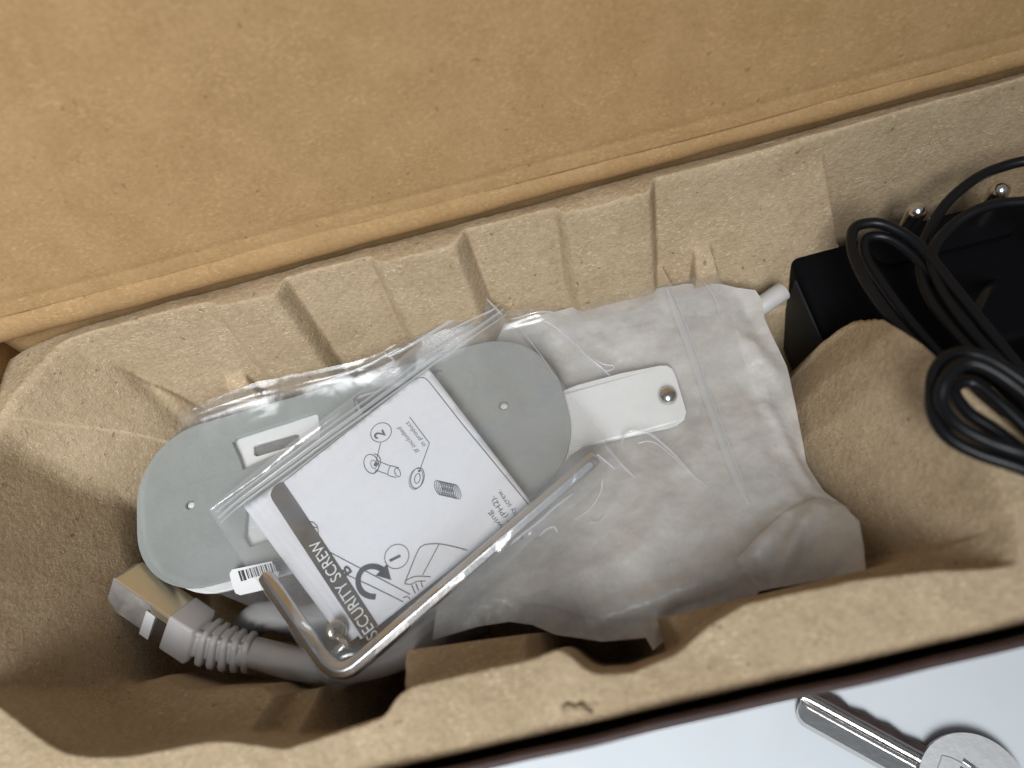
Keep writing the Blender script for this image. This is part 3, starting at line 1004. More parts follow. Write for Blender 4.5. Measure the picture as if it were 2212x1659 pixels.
# welded end seam of the clear bag, lying over the pouch
sea = catmull([(2.914, 8.617, 4.95), (2.938, 7.957, 4.95), (2.965, 7.097, 4.95), (2.943, 5.87, 4.95), (2.905, 4.723, 4.95), (2.911, 3.826, 4.95), (2.929, 3.305, 4.95)], 8)
obj('end_seam', *strip_geo(sea, 0.17, 0.015, bz, 9, 0.035), ZIPM, bag)
for k_, (aa, ww) in enumerate((([(3.02, 8.584, 4.95), (3.058, 7.069, 4.95), (2.992, 4.7, 4.95), (2.989, 3.347, 4.95)], 0.03), ([(3.706, 8.558, 4.95), (3.82, 8.029, 4.95), (3.765, 7.445, 4.95)], 0.03))):
    obj('film_crease_glint', *strip_geo(catmull(aa, 10), ww, 0.03, bz, 5, 0.025), CREASE_GLINT, bag)
for aa, ww in (([(0.662, 7.672, 4.8), (0.838, 7.408, 4.8), (1.033, 7.154, 4.8), (1.164, 6.943, 4.8)], 0.05), ([(0.906, 7.389, 4.8), (1.113, 7.224, 4.8), (1.298, 7.136, 4.8), (1.173, 7.056, 4.8), (1.027, 7.132, 4.8)], 0.04),
               ([(0.955, 5.119, 4.95), (1.009, 5.354, 4.95), (1.13, 5.511, 4.95), (1.326, 5.511, 4.95), (1.599, 5.332, 4.95), (1.891, 4.839, 4.95), (2.103, 4.28, 4.95), (2.294, 3.868, 4.95)], 0.06),
               ([(1.299, 5.203, 4.95), (1.464, 5.201, 4.95), (1.67, 5.073, 4.95), (1.893, 4.686, 4.95), (2.089, 4.234, 4.95), (2.248, 3.841, 4.95)], 0.035),
               ([(0.635, 5.399, 4.9), (0.84, 4.878, 4.9), (1.038, 4.472, 4.9)], 0.07),
               ([(-0.642, 8.738, 5), (-0.383, 8.685, 5), (-0.009, 8.671, 5), (0.303, 8.627, 5)], 0.06), ([(-0.192, 8.635, 4.9), (0.185, 8.399, 4.9), (0.514, 7.986, 4.9), (0.819, 7.516, 4.9), (0.963, 7.264, 4.9)], 0.03),
               ([(-0.468, 8.427, 4.8), (-0.19, 7.741, 4.8), (-0.006, 7.161, 4.8)], 0.025)):
    obj('film_crease_glint', *strip_geo(catmull(aa, 8), ww, 0.02, bz, 5, 0.03), CREASE_GLINT, bag)

# crumpled back edge of the clear bag standing up against the tray wall
lipb = [(-8.772, 8.324, 4.75), (-7.811, 8.444, 4.75), (-6.788, 8.462, 4.75), (-5.661, 8.461, 4.75), (-4.54, 8.472, 4.75), (-3.643, 8.52, 4.75), (-2.721, 8.745, 4.75), (-1.806, 8.912, 4.75), (-0.964, 8.976, 4.75)]
lipt = [(-8.47, 8.461, 5.15), (-7.591, 8.632, 5.15), (-6.579, 8.743, 5.15), (-5.472, 8.693, 5.15), (-4.378, 8.621, 5.15), (-3.487, 8.738, 5.15), (-2.591, 8.89, 5.15), (-1.667, 9.184, 5.15), (-1.12, 9.421, 5.15)]
A_, B_ = catmull(lipb, 10), catmull(lipt, 10)
V_, F_ = [], []
nr = 9
for i, (p, q) in enumerate(zip(A_, B_)):
    for j in range(nr):
        t = j / (nr - 1)
        c_ = p + (q - p) * t
        c_ = c_ + np.array([0, 0, 0.10 * math.sin(math.pi * t) + 0.025 * math.sin(i * 0.21 + 3 * t) + 0.02 * math.sin(i * 0.47 - 4 * t)])
        V_.append(c_)
for i in range(len(A_) - 1):
    for j in range(nr - 1):
        F_.append((i * nr + j, (i + 1) * nr + j, (i + 1) * nr + j + 1, i * nr + j + 1))
obj('back_edge', V_, F_, LIP, bag)
obj('film_crease_glint', *strip_geo(catmull([(-5.793, 8.383, 4.98), (-4.887, 8.403, 5.03), (-3.979, 8.504, 5.08), (-3.609, 8.604, 5.1), (-3.184, 8.675, 5.1)], 8), 0.07, 0, None, 5, 0.04), CREASE_GLINT, bag)

# barcode sticker on the clear bag, below the plate
lab = [(-7.688, 4.632, 4.74), (-7.632, 4.708, 4.74), (-6.747, 4.675, 4.74), (-6.602, 4.413, 4.74), (-6.665, 4.116, 4.74), (-7.477, 4.132, 4.74), (-7.575, 4.193, 4.74), (-7.639, 4.364, 4.74)]
lb = obj('barcode_label', *plate_geo([(p[0], p[1]) for p in lab], [], 4.765, 4.745), LABELW, bag, False)
bars = []
b0, b1 = np.array((-7.498, 4.641, 4.766)), np.array((-6.594, 4.643, 4.766))
b2 = np.array((-7.439, 4.41, 4.766)) - b0
dirn = b1 - b0
pat = [(0.0, .045), (.065, .012), (.085, .055), (.18, .03), (.23, .012), (.27, .04), (.335, .015), (.37, .03), (.42, .05), (.50, .015), (.54, .035), (.60, .015), (.64, .05), (.72, .02), (.77, .04), (.84, .015), (.88, .05), (.95, .03)]
for s0, w0 in pat:
    p0, p1 = b0 + dirn * s0, b0 + dirn * (s0 + w0)
    hgt_ = b2 * (1.0 if s0 < .16 else 0.92)
    bars.append(([(p0[0], p0[1], 4.771), (p1[0], p1[1], 4.771), (p1[0] + hgt_[0], p1[1] + hgt_[1], 4.771), (p0[0] + hgt_[0], p0[1] + hgt_[1], 4.771)], [(3, 2, 1, 0)]))
obj('barcode', *join_geo(bars), INK, lb, False)

# ------------------------------------------------------------------ instruction leaflet
ZL = 5.0
leaf = thing('instruction_leaflet', 'folded white instruction leaflet with black SECURITY SCREW heading inside the zip bag', 'leaflet', (-4, 5.3, 4.9))
lA, lB, lC, lD = (-2.708, 8.071, 5), (-6.875, 6.06, 5), (-4.962, 2.654, 5), (-1.084, 4.419, 5)
lq = [np.array(q[:2]) for q in (lA, lB, lC, lD)]


def lz(xy):
    # paper bows a little along its length
    c = np.array([-4.0, 5.3])
    d = np.atleast_2d(xy) - c
    return 0.03 * np.sin(d[:, 0] * 0.55) - 0.004 * d[:, 1] ** 2


def paper(name, quad, z0, parent, step=0.12, m=PAPER):
    v, f = sheet([tuple(q) for q in quad], step, lambda xy, d: z0 + lz(xy))
    o = obj(name, v, f, m, parent)
    sm_ = o.modifiers.new('t', 'SOLIDIFY')
    sm_.thickness = 0.012 * S
    sm_.offset = -1
    return o


front_page = paper('front_page', lq, ZL, leaf)
off = np.array((-7.244, 6.002, 4.9)[:2]) - np.array((-6.92, 6.1, 4.9)[:2])
paper('folded_page', [lq[0] + off * 0.2 + np.array([0.02, -.08]), lq[1] + off * 1.05, lq[2] + off * 0.95 + np.array([-.02, .06]), lq[3] + off * 0.3], ZL - 0.045, leaf)
paper('folded_page', [lq[0] + off * 0.1 + np.array([0.04, -.12]), lq[1] + off * 0.55, lq[2] + off * 0.5 + np.array([-.04, .10]), lq[3] + off * 0.2], ZL - 0.022, leaf)
PZ = 0.006


def onpage(v, lift=PZ):
    a = np.array(v, float)
    a = a.reshape(-1, a.shape[-1])[:, :2]
    return np.c_[a, ZL + lift + lz(a)]


def ink_line(pts, w=0.022, lift=PZ, closed=False):
    pts = [np.array(p[:2], float) for p in pts]
    m = len(pts)
    V, Fc = [], []
    for i in range(m):
        if closed:
            t = pts[(i + 1) % m] - pts[i - 1]
        else:
            t = pts[min(i + 1, m - 1)] - pts[max(i - 1, 0)]
        s_ = np.array([-t[1], t[0]]) / (np.linalg.norm(t) + 1e-9)
        V += [pts[i] - s_ * w / 2, pts[i] + s_ * w / 2]
    rows = m if closed else m - 1
    for i in range(rows):
        j = (i + 1) % m
        Fc.append((2 * i + 1, 2 * i, 2 * j, 2 * j + 1))
    return onpage(np.array(V), lift), Fc


def seg(pts, n=12):
    out = []
    for a, b in zip(pts[:-1], pts[1:]):
        a, b = np.array(a[:2]), np.array(b[:2])
        for t in range(n):
            out.append(a + (b - a) * t / n)
    out.append(np.array(pts[-1][:2]))
    return out


def ellipse(c, a, b, ang, n=28):
    c = np.array(c[:2])
    out = []
    for i in range(n):
        t = 2 * math.pi * i / n
        x, y = a * math.cos(t), b * math.sin(t)
        out.append(c + np.array([x * math.cos(ang) - y * math.sin(ang), x * math.sin(ang) + y * math.cos(ang)]))
    return out


# dark heading band with one rounded end
band = [(-6.27, 6.277, 5), (-6.364, 6.28, 5), (-6.473, 6.233, 5), (-6.542, 6.155, 5), (-6.581, 6.059, 5), (-6.557, 5.947, 5), (-6.251, 5.332, 5), (-5.735, 4.293, 5), (-5.248, 3.313, 5), (-4.931, 2.674, 5), (-4.743, 2.746, 5), (-4.58, 2.834, 5), (-5.007, 3.721, 5), (-5.576, 4.893, 5), (-6.008, 5.766, 5)]
bd_xy = [(p[0], p[1]) for p in band]
v, f = sheet(bd_xy, 0.15, lambda xy, d: ZL + PZ + lz(xy))
obj('heading_band', v, f, BAND, leaf, False)

lines = []
lines.append(ink_line(seg([(-6.27, 6.277, 5), (-3.346, 7.769, 5), (-3.082, 7.882, 5)]) + catmull([(-3.082, 7.882, 5), (-2.951, 7.892, 5), (-2.82, 7.843, 5), (-2.733, 7.713, 5)], 4) + seg([(-2.733, 7.713, 5), (-2.182, 6.519, 5), (-1.599, 5.329, 5), (-1.147, 4.395, 5)]), 0.02))
# numbered circles
lines.append(ink_line(ellipse((-3.978, 6.828, 5), 0.235, 0.225, 0), 0.018, closed=True))
lines.append(ink_line(ellipse((-4.015, 4.072, 5), 0.255, 0.245, 0), 0.018, closed=True))
# leader lines and the note's underline
lines.append(ink_line(seg([(-4.021, 6.586, 5), (-4.195, 6.134, 5)], 4), 0.018))
lines.append(ink_line(seg([(-3.299, 7.012, 5), (-2.963, 6.292, 5), (-3.251, 5.77, 5)], 6), 0.018))
obj('outline_print', *join_geo(lines), INK, leaf, False)

# screw, washer and spring drawing
dr = []
dr.append(ink_line(ellipse((-4.284, 6.168, 5), 0.155, 0.23, 0.25), 0.02, closed=True))
dr.append(ink_line(catmull([(-4.194, 6.381, 5), (-4.1, 6.302, 5), (-4.078, 6.157, 5), (-4.147, 6.025, 5), (-4.273, 5.931, 5)], 5), 0.02))
dr.append(ink_line(seg([(-4.154, 6.209, 5), (-3.872, 6.006, 5)], 5), 0.018))
dr.append(ink_line(seg([(-4.221, 6.013, 5), (-3.957, 5.838, 5)], 5), 0.018))
dr.append(ink_line(seg([(-3.87, 6.017, 5), (-3.699, 5.919, 5)], 4), 0.018))
dr.append(ink_line(seg([(-3.96, 5.817, 5), (-3.789, 5.721, 5)], 4), 0.018))
dr.append(ink_line(catmull([(-3.87, 6.017, 5), (-3.934, 5.927, 5), (-3.96, 5.817, 5)], 4), 0.018))
dr.append(ink_line(ellipse((-3.743, 5.825, 5), 0.055, 0.105, 0.25), 0.018, closed=True))
dr.append(ink_line(ellipse((-4.235, 6.144, 5), 0.06, 0.10, 0.25), 0.014, closed=True))
dr.append(ink_line(ellipse((-3.34, 5.594, 5), 0.145, 0.225, -0.35), 0.02, closed=True))
dr.append(ink_line(ellipse((-3.372, 5.581, 5), 0.148, 0.228, -0.35), 0.012, closed=True))
dr.append(ink_line(ellipse((-3.341, 5.584, 5), 0.06, 0.105, -0.35), 0.018, closed=True))
for k_ in range(11):
    t = k_ / 10
    c_ = np.array((-2.928, 5.27, 5)) * (1 - t) + np.array((-2.57, 5.087, 5)) * t
    dr.append(ink_line(ellipse(c_, 0.075, 0.17, 0.18, 20), 0.014, closed=True))
dots = []
for c_, r_ in (((-4.185, 6.131, 5), 0.05), ((-3.277, 5.735, 5), 0.028)):
    e = ellipse(c_, r_, r_, 0, 14)
    dots.append((onpage(np.array(e)), [tuple(range(14))]))
obj('screw_drawing', *join_geo(dr + dots), INK, leaf, False)

# camera and arm drawing
dr = []
dr.append(ink_line(seg([(-5.441, 4.534, 5), (-4.6, 3.86, 5), (-3.853, 3.264, 5)]), 0.02))
dr.append(ink_line(seg([(-5.197, 4.03, 5), (-4.63, 3.623, 5), (-4.012, 3.155, 5)]), 0.02))
dr.append(ink_line(catmull([(-3.933, 3.496, 5), (-3.843, 3.652, 5), (-3.565, 4.078, 5), (-3.465, 4.151, 5), (-3.356, 4.163, 5), (-3.111, 4.112, 5), (-2.832, 3.987, 5), (-2.568, 3.846, 5)], 6), 0.022))
dr.append(ink_line(seg([(-3.111, 4.112, 5), (-3.546, 3.581, 5)], 6), 0.02))
dr.append(ink_line(catmull([(-3.933, 3.496, 5), (-3.866, 3.564, 5), (-3.67, 3.583, 5), (-3.394, 3.508, 5)], 5), 0.02))
dr.append(ink_line(catmull([(-3.933, 3.496, 5), (-3.805, 3.456, 5), (-3.686, 3.484, 5), (-3.499, 3.449, 5)], 5), 0.018))
for a_, b_ in (((889, 1264), (897, 1280)), ((897, 1260), (904, 1276)), ((908, 1256), (913, 1268)), ((893, 1272), (910, 1264)), ((871, 1290), (884, 1296)), ((884, 1284), (893, 1291))):
    pass
dr.append(ink_line(seg([(-3.798, 3.436, 5), (-3.749, 3.259, 5)], 3), 0.025))
dr.append(ink_line(seg([(-3.71, 3.452, 5), (-3.676, 3.297, 5)], 3), 0.025))
dr.append(ink_line(seg([(-3.602, 3.464, 5), (-3.584, 3.339, 5)], 3), 0.02))
dr.append(ink_line(seg([(-4.01, 3.237, 5), (-3.914, 3.242, 5), (-3.866, 3.176, 5)], 3), 0.02))
dr.append(ink_line(catmull([(-5.775, 5.254, 5), (-5.687, 5.212, 5), (-5.607, 5.091, 5), (-5.603, 4.929, 5)], 5), 0.02))
dr.append(ink_line(seg([(-5.735, 5.143, 5), (-5.619, 5.074, 5)], 3), 0.02))
dr.append(ink_line(seg([(-5.766, 5.242, 5), (-5.71, 5.076, 5)], 3), 0.02))
obj('device_drawing', *join_geo(dr), INK, leaf, False)

# turning arrow
arc = catmull([(-4.555, 3.382, 5), (-4.693, 3.433, 5), (-4.816, 3.536, 5), (-4.875, 3.689, 5), (-4.855, 3.854, 5), (-4.762, 3.974, 5), (-4.62, 4.007, 5), (-4.468, 3.971, 5), (-4.343, 3.884, 5)], 6)
hd = onpage(np.array([(-4.234, 3.972, 5), (-4.193, 3.632, 5), (-4.501, 3.798, 5)]))
obj('turn_arrow', *join_geo([ink_line(arc, 0.115), (hd, [(2, 1, 0)])]), INK, leaf, False)


def text_geo(s_, base, end, height=None, shear=0.0, bold=0.0, width_fit=True, lift=PZ):
    """flat lettering on the page running from base to end; cap height in cm"""
    cu = bpy.data.curves.new('lettering', 'FONT')
    cu.body = s_
    cu.size = 1.0
    cu.shear = shear
    cu.offset = bold
    cu.resolution_u = 3
    o = bpy.data.objects.new('lettering_tmp', cu)
    COL.objects.link(o)
    dg = bpy.context.evaluated_depsgraph_get()
    me = o.evaluated_get(dg).to_mesh()
    v = np.array([tuple(p.co) for p in me.vertices])
    f = [tuple(p.vertices) for p in me.polygons]
    o.evaluated_get(dg).to_mesh_clear()
    bpy.data.objects.remove(o)
    bpy.data.curves.remove(cu)
    a, b = np.array(base[:2]), np.array(end[:2])
    r = (b - a)
    L = np.linalg.norm(r)
    r = r / L
    u = np.array([-r[1], r[0]])
    w = v[:, 0].max() - v[:, 0].min()
    sx = L / w
    sy = sx if height is None else height / 0.73
    xy = a + (v[:, :1] - v[:, 0].min()) * sx * r + v[:, 1:2] * sy * u
    return onpage(xy, lift), f


obj('heading_lettering', *text_geo('SECURITY SCREW', (-4.601, 2.67, 5), (-5.611, 4.842, 5), 0.255, lift=PZ * 2), LABELW, leaf, False)
tx = [text_geo('If included', (-3.197, 6.182, 5), (-3.541, 6.866, 5), 0.105, 0.2),
      text_geo('in product', (-3.039, 6.269, 5), (-3.342, 6.934, 5), 0.105, 0.2),
      text_geo('allowing', (-1.606, 3.869, 5), (-1.956, 4.52, 5), 0.12, 0.0),
      text_geo('driver (PH2).', (-1.399, 3.809, 5), (-1.831, 4.807, 5), 0.12, 0.0),
      text_geo('security screw.', (-1.282, 4, 5), (-1.673, 4.908, 5), 0.12, 0.0)]
obj('note_lettering', *join_geo(tx), INK, leaf, False)
for tx in (text_geo('2', (-3.887, 6.726, 5), (-3.937, 6.895, 5), 0.24, 0.15, 0.02), text_geo('1', (-3.931, 4.042, 5), (-3.975, 4.14, 5), 0.24, 0.15, 0.02),
           text_geo('B', (-4.976, 3.987, 5), (-5.064, 4.161, 5), 0.22, 0.0, 0.03)):
    obj('step_lettering', *tx, INK, leaf, False)

# ------------------------------------------------------------------ hex key
ZK = 5.27
key = thing('hex_key', 'bright steel L-shaped hex key lying along the edge of the leaflet', 'hex key', (-5.48, 2.231, 5.2))
kp = [(-6.675, 4.27, 5.3), (-6.432, 3.838, 5.3), (-5.699, 2.513, 5.28)]
bendk = catmull([(-5.702, 2.515, 5.27), (-5.574, 2.315, 5.27), (-5.44, 2.184, 5.27), (-5.264, 2.112, 5.27), (-5.078, 2.13, 5.27), (-4.855, 2.233, 5.27)], 6)
path = seg3 = None


def dens(a, b, n):
    a, b = np.array(a), np.array(b)
    return [a + (b - a) * t / n for t in range(n)]


path = dens(kp[0], kp[2], 14) + bendk + dens((-4.855, 2.233, 5.27), (0.381, 4.965, 5.3), 34)[1:] + [np.array((0.381, 4.965, 5.3))]
rad = [0.185] * len(path)
rad[0] = 0.165
rad[-1] = 0.16
kv, kf = tube_geo(path, rad, 6, cap=True)
ko = obj('shaft', kv, kf, KEYMET, key, False)
bevel(ko, 0.04, 3, 30)

# ------------------------------------------------------------------ zip bag holding leaflet, key and screws
zbag = thing('zip_bag', 'small clear zip-lock bag holding the leaflet, hex key and screws', 'plastic bag', (-4, 5, 4.8))
zpoly = [(-8.08, 6.139, 4.78), (-6.824, 6.779, 4.9), (-5.211, 7.49, 5), (-3.58, 8.296, 5.05), (-2.379, 9.006, 5.05), (-1.172, 9.544, 5.1), (-1.015, 9.242, 5.08), (-0.817, 8.89, 5), (-0.567, 8.324, 5), (0.006, 7.074, 5.1), (0.442, 5.938, 5.15), (0.825, 4.977, 5.1), (0.847, 4.809, 5.1), (0.485, 4.587, 5.15), (-0.288, 4.134, 5.2), (-1.771, 3.37, 5.2), (-3.204, 2.723, 5.15), (-4.427, 2.182, 5.05), (-5.149, 1.877, 4.95), (-5.663, 1.782, 4.8), (-5.783, 1.893, 4.8), (-5.942, 2.35, 4.95), (-6.417, 3.252, 5), (-6.942, 4.195, 5), (-7.451, 5.042, 4.9), (-7.889, 5.789, 4.8)]
zctrl = [(-5.295, 6.434, 5.06), (-6.39, 5.978, 5.04), (-3.636, 7.087, 5.07), (-2.448, 7.899, 5.08), (-1.373, 8.576, 5.02), (-4.404, 5.151, 5.09), (-3.288, 5.898, 5.09), (-2.229, 6.149, 5.09), (-1.934, 5.02, 5.12), (-5.939, 5.036, 5.07), (-5.339, 3.913, 5.1), (-4.664, 2.83, 5.2), (-3.578, 3.961, 5.12), (-2.535, 4.368, 5.16), (-6.633, 4.351, 5.42), (-6.013, 3.189, 5.5), (-5.531, 2.39, 5.5), (-5.2, 2.083, 5.5), (-4.636, 2.259, 5.5), (-3.656, 2.772, 5.5), (-2.652, 3.296, 5.5), (-1.626, 3.833, 5.5), (-0.575, 4.382, 5.5), (0.281, 4.823, 5.5), (-0.686, 6.284, 5.06), (-0.049, 5.524, 5.2), (-0.904, 7.73, 5), (-5.371, 3.073, 5.25)]
zs = Surf(zpoly + zctrl, 0.002)
zfolds = [((0.5, 4.984, 5.3), (-0.802, 3.902, 5.3), .06, .06), ((-0.032, 4.409, 5.2), (-1.223, 3.748, 5.2), .05, .07), ((0.76, 4.899, 5.2), (0.615, 5.45, 5.2), .05, .08), ((-0.739, 3.817, 5.2), (-1.496, 3.35, 5.2), .06, .05),
          ((-5.753, 2.291, 5.2), (-5.511, 1.776, 5.2), .06, .06), ((-6.468, 5.183, 5), (-5.313, 2.733, 5), .06, .03)]


def zz(xy, d):
    z = zs(xy)
    for p, q, w, h in zfolds:
        z = z + fold(xy, p, q, w, h)
    return z + 0.012 * value_noise(xy, 0.6, 31) + 0.006 * value_noise(xy, 0.25, 32) + 0.014 * creases(xy, 1.0, 91, 0.25) + 0.015


v, f = sheet(zpoly, 0.06, zz)
obj('film', v, f, FILMZ, zbag)
zl = line_pts((-7.822, 5.868, 5), (-0.772, 9.001, 5), 50)
obj('zip_closure', *join_geo([strip_geo([p + o_ for p in zl], w_, 0.02, zz, 7, h_) for o_, w_, h_ in ((np.array([0, 0, 0]), 0.10, 0.07), (np.array([-.05, .14, 0]), 0.05, 0.05), (np.array([.05, -.12, 0]), 0.05, 0.045))]), ZIPM, zbag)
# open lip beyond the zip
lp1 = catmull([(-7.726, 5.901, 5.1), (-6.102, 6.633, 5.1), (-4.542, 7.38, 5.1), (-2.947, 8.091, 5.1), (-1.779, 8.628, 5.1), (-1.053, 9.028, 5.1)], 8)
lp2 = catmull([(-7.831, 5.971, 5.25), (-6.338, 6.807, 5.25), (-4.786, 7.555, 5.25), (-3.302, 8.297, 5.25), (-2.235, 8.914, 5.25), (-1.161, 9.449, 5.25)], 8)
V_, F_ = [], []
for i, (p, q) in enumerate(zip(lp1, lp2)):
    for j in range(7):
        t = j / 6
        V_.append(p + (q - p) * t + np.array([0, 0, 0.05 * math.sin(math.pi * t) + 0.02 * math.sin(i * .5 + 2 * t)]))
for i in range(len(lp1) - 1):
    for j in range(6):
        F_.append((i * 7 + j, (i + 1) * 7 + j, (i + 1) * 7 + j + 1, i * 7 + j + 1))
obj('open_lip', V_, F_, FILMZ, zbag)
for aa, ww in (([(-3.503, 8.465, 5.22), (-2.817, 8.659, 5.25), (-2.009, 8.928, 5.28), (-1.173, 9.221, 5.3)], 0.09), ([(-1.157, 9.417, 5.3), (-0.986, 9.119, 5.25), (-0.796, 8.769, 5.2)], 0.05), ([(-3.596, 8.623, 5.2), (-3.413, 8.378, 5.2), (-3.588, 8.285, 5.2)], 0.06),
               ([(-1.941, 8.74, 5.25), (-1.49, 8.851, 5.25), (-0.932, 8.954, 5.25)], 0.04)):
    obj('film_crease_glint', *strip_geo(catmull(aa, 8), ww, 0, None, 5, 0.05), CREASE_GLINT, zbag)
for aa, ww in (([(-1.652, 3.643, 5.3), (-1.338, 3.8, 5.3), (-0.975, 3.964, 5.3), (-0.651, 4.15, 5.3), (-0.231, 4.333, 5.3)], 0.05), ([(-1.083, 3.69, 5.3), (-0.921, 3.79, 5.3), (-0.765, 3.818, 5.3), (-0.711, 3.692, 5.3)], 0.05),
               ([(-0.337, 3.9, 5.3), (0.032, 4.073, 5.3), (0.29, 4.316, 5.3), (0.409, 4.559, 5.3)], 0.035), ([(0.401, 4.994, 5.2), (0.556, 4.852, 5.2), (0.705, 4.693, 5.2)], 0.05), ([(-0.079, 3.816, 5.3), (0.107, 3.817, 5.3), (0.271, 3.918, 5.3)], 0.03)):
    obj('film_crease_glint', *strip_geo(catmull(aa, 8), ww, 0.02, zz, 5, 0.03), CREASE_GLINT, zbag)

# two little screws at the bottom corner of the zip bag
def screw(c, direction, label):
    s_ = thing('small_screw', label, 'screw', c)
    d = Vector(direction).normalized()
    c = Vector(c)
    hp = [c - d * 0.02, c, c + d * 0.04, c + d * 0.075, c + d * 0.085]
    obj('head', *tube_geo(hp, [0.15, 0.205, 0.21, 0.15, 0.09], 18), CHROME, s_)
    u_ = d.orthogonal().normalized()
    v_ = d.cross(u_)
    c2 = c + d * 0.089
    bars_ = []
    for e1, e2 in ((u_, v_), (v_, u_)):
        q = [c2 + e1 * 0.10 + e2 * 0.022, c2 - e1 * 0.10 + e2 * 0.022, c2 - e1 * 0.10 - e2 * 0.022, c2 + e1 * 0.10 - e2 * 0.022]
        bars_.append(([tuple(p) for p in q], [(0, 1, 2, 3)]))
        c2 = c2 + d * 0.002
    obj('drive_recess_shade', *join_geo(bars_), INK, s_, False)  # flat black cross paints the shade of the drive recess
    pts, rr = [], []
    for i in range(26):
        pts.append(c - d * (0.02 + i * 0.022))
        rr.append(0.085 + (0.025 if i % 2 else -0.005))
    rr[-1] = 0.04
    obj('thread', *tube_geo(pts, rr, 12), CHROME, s_)
    return s_


screw((-5.374, 2.893, 5.12), (0.5, -0.3, 0.75), 'small bright pan-head screw in the bag corner inside the hex key bend')
screw((-5.279, 2.619, 5), (0.8, 0.5, 0.1), 'small dark-sided screw lying lowest in the zip bag corner')

# ------------------------------------------------------------------ grey network cable with shielded plug
eth = thing('network_cable', 'grey network cable with shielded plug and ribbed boot at the left end', 'cable', (-9.609, 4.312, 3.8))
ZE = 4.35
E0, E1 = np.array((-10.209, 5.132, 4.95)), np.array((-9.108, 4.078, 4.65))
ax = E1 - E0
plen = np.linalg.norm(ax)
ax = ax / plen
s_v = np.array([-0.62, -0.78, 0.0])
s_v = s_v - ax * (s_v @ ax)
s_v /= np.linalg.norm(s_v)
upv = np.cross(ax, s_v)
if upv[2] < 0:
    upv = -upv
phi = math.radians(50)
n1 = math.cos(phi) * upv - math.sin(phi) * s_v       # normal of the narrow face
n2 = math.sin(phi) * upv + math.cos(phi) * s_v       # normal of the broad face
HA, HB = 0.74, 0.88                                   # spans along n2 and n1
C0 = E0 - n1 * HB / 2 - n2 * HA / 2                   # axis point at the plug tip


def L3(a, p, q):
    """plug frame: a along the axis, p along n1, q along n2"""
    return tuple(C0 + ax * a + n1 * p + n2 * q)


def lbox(a0, a1, p0, p1, q0, q1):
    v, f = box_geo(a0, a1, p0, p1, q0, q1)
    v = [L3(*t) for t in v]
    c = np.mean(np.array(v), 0)
    out = []
    for q in f:
        A = np.array([v[i] for i in q])
        nr_ = np.cross(A[1] - A[0], A[2] - A[0])
        out.append(q if nr_ @ (A.mean(0) - c) > 0 else tuple(reversed(q)))
    return v, out


plug = obj('plug_body', *lbox(0.0, plen - 0.02, -HB / 2 + .02, HB / 2 - .03, -HA / 2 + .02, HA / 2 - .02), PLUGC, eth, False)
bevel(plug, 0.03)
g1 = lbox(0.08, plen + 0.05, HB / 2 - .03, HB / 2 + .012, -HA / 2 - .01, HA / 2 + .01)
g2 = lbox(0.55, plen + 0.05, -HB / 2 - .01, HB / 2 - .035, -HA / 2 - .012, -HA / 2 + .015)
g3 = lbox(1.10, plen + 0.05, HB / 2 - .22, HB / 2 - .035, HA / 2 - .018, HA / 2 + .012)
sh = obj('metal_shell', *join_geo([g1, g2, g3]), SHELL, eth, False)
bevel(sh, 0.012)
# inner white wire block and the release latch
obj('wire_block', *lbox(0.55, 1.02, -HB / 2 + .06, HB / 2 - .08, -HA / 2 + .06, HA / 2 - .06), plain('wire_block', (0.45, 0.42, 0.40), 0.5, var=.2, vscale=600), eth, False)
lt = obj('latch', *lbox(1.02, 1.27, -HB / 2 - .02, HB / 2 - .20, HA / 2 + .01, HA / 2 + .05), LABELW, eth, False)
bevel(lt, 0.03)
gap = obj('gap_shade', *lbox(1.29, plen + .02, -HB / 2 + .04, HB / 2 - .26, HA / 2 - .06, HA / 2 + .004), plain('dark_gap', (0.05, 0.035, 0.025), 0.7), eth, False)  # dark block: shade of the gap by the boot put in as colour


BEND0, BENDL, BENDA = plen + 0.35, 1.25, math.radians(24)


def LB(a, p, q):
    """plug frame that bends towards the cable behind the grip"""
    if a <= BEND0:
        return L3(a, p, q)
    c = np.array(L3(BEND0, 0, 0))
    s_ = a - BEND0
    n = 12
    for i in range(n):
        th = BENDA * min((i + 0.5) * s_ / n / BENDL, 1)
        c = c + np.array(Matrix.Rotation(th, 3, 'Z') @ Vector(ax)) * np.array([1, 1, 0.6]) * (s_ / n)
    Rm = np.array(Matrix.Rotation(BENDA * min(s_ / BENDL, 1), 3, 'Z'))
    return tuple(c + Rm @ (n1 * p + n2 * q))


def rr_ring(a, w, h, r, n=5):
    return [LB(a, x, y) for x, y in rrect(0, 0, w, h, r, n)]


def loft(rings):
    m = len(rings[0])
    V = [p for rg in rings for p in rg]
    Fc = []
    for i in range(len(rings) - 1):
        for k in range(m):
            k2 = (k + 1) % m
            Fc.append((i * m + k, (i + 1) * m + k, (i + 1) * m + k2, i * m + k2))
    Fc.append(tuple(range(m)))
    Fc.append(tuple(reversed([(len(rings) - 1) * m + k for k in range(m)])))
    return V, Fc


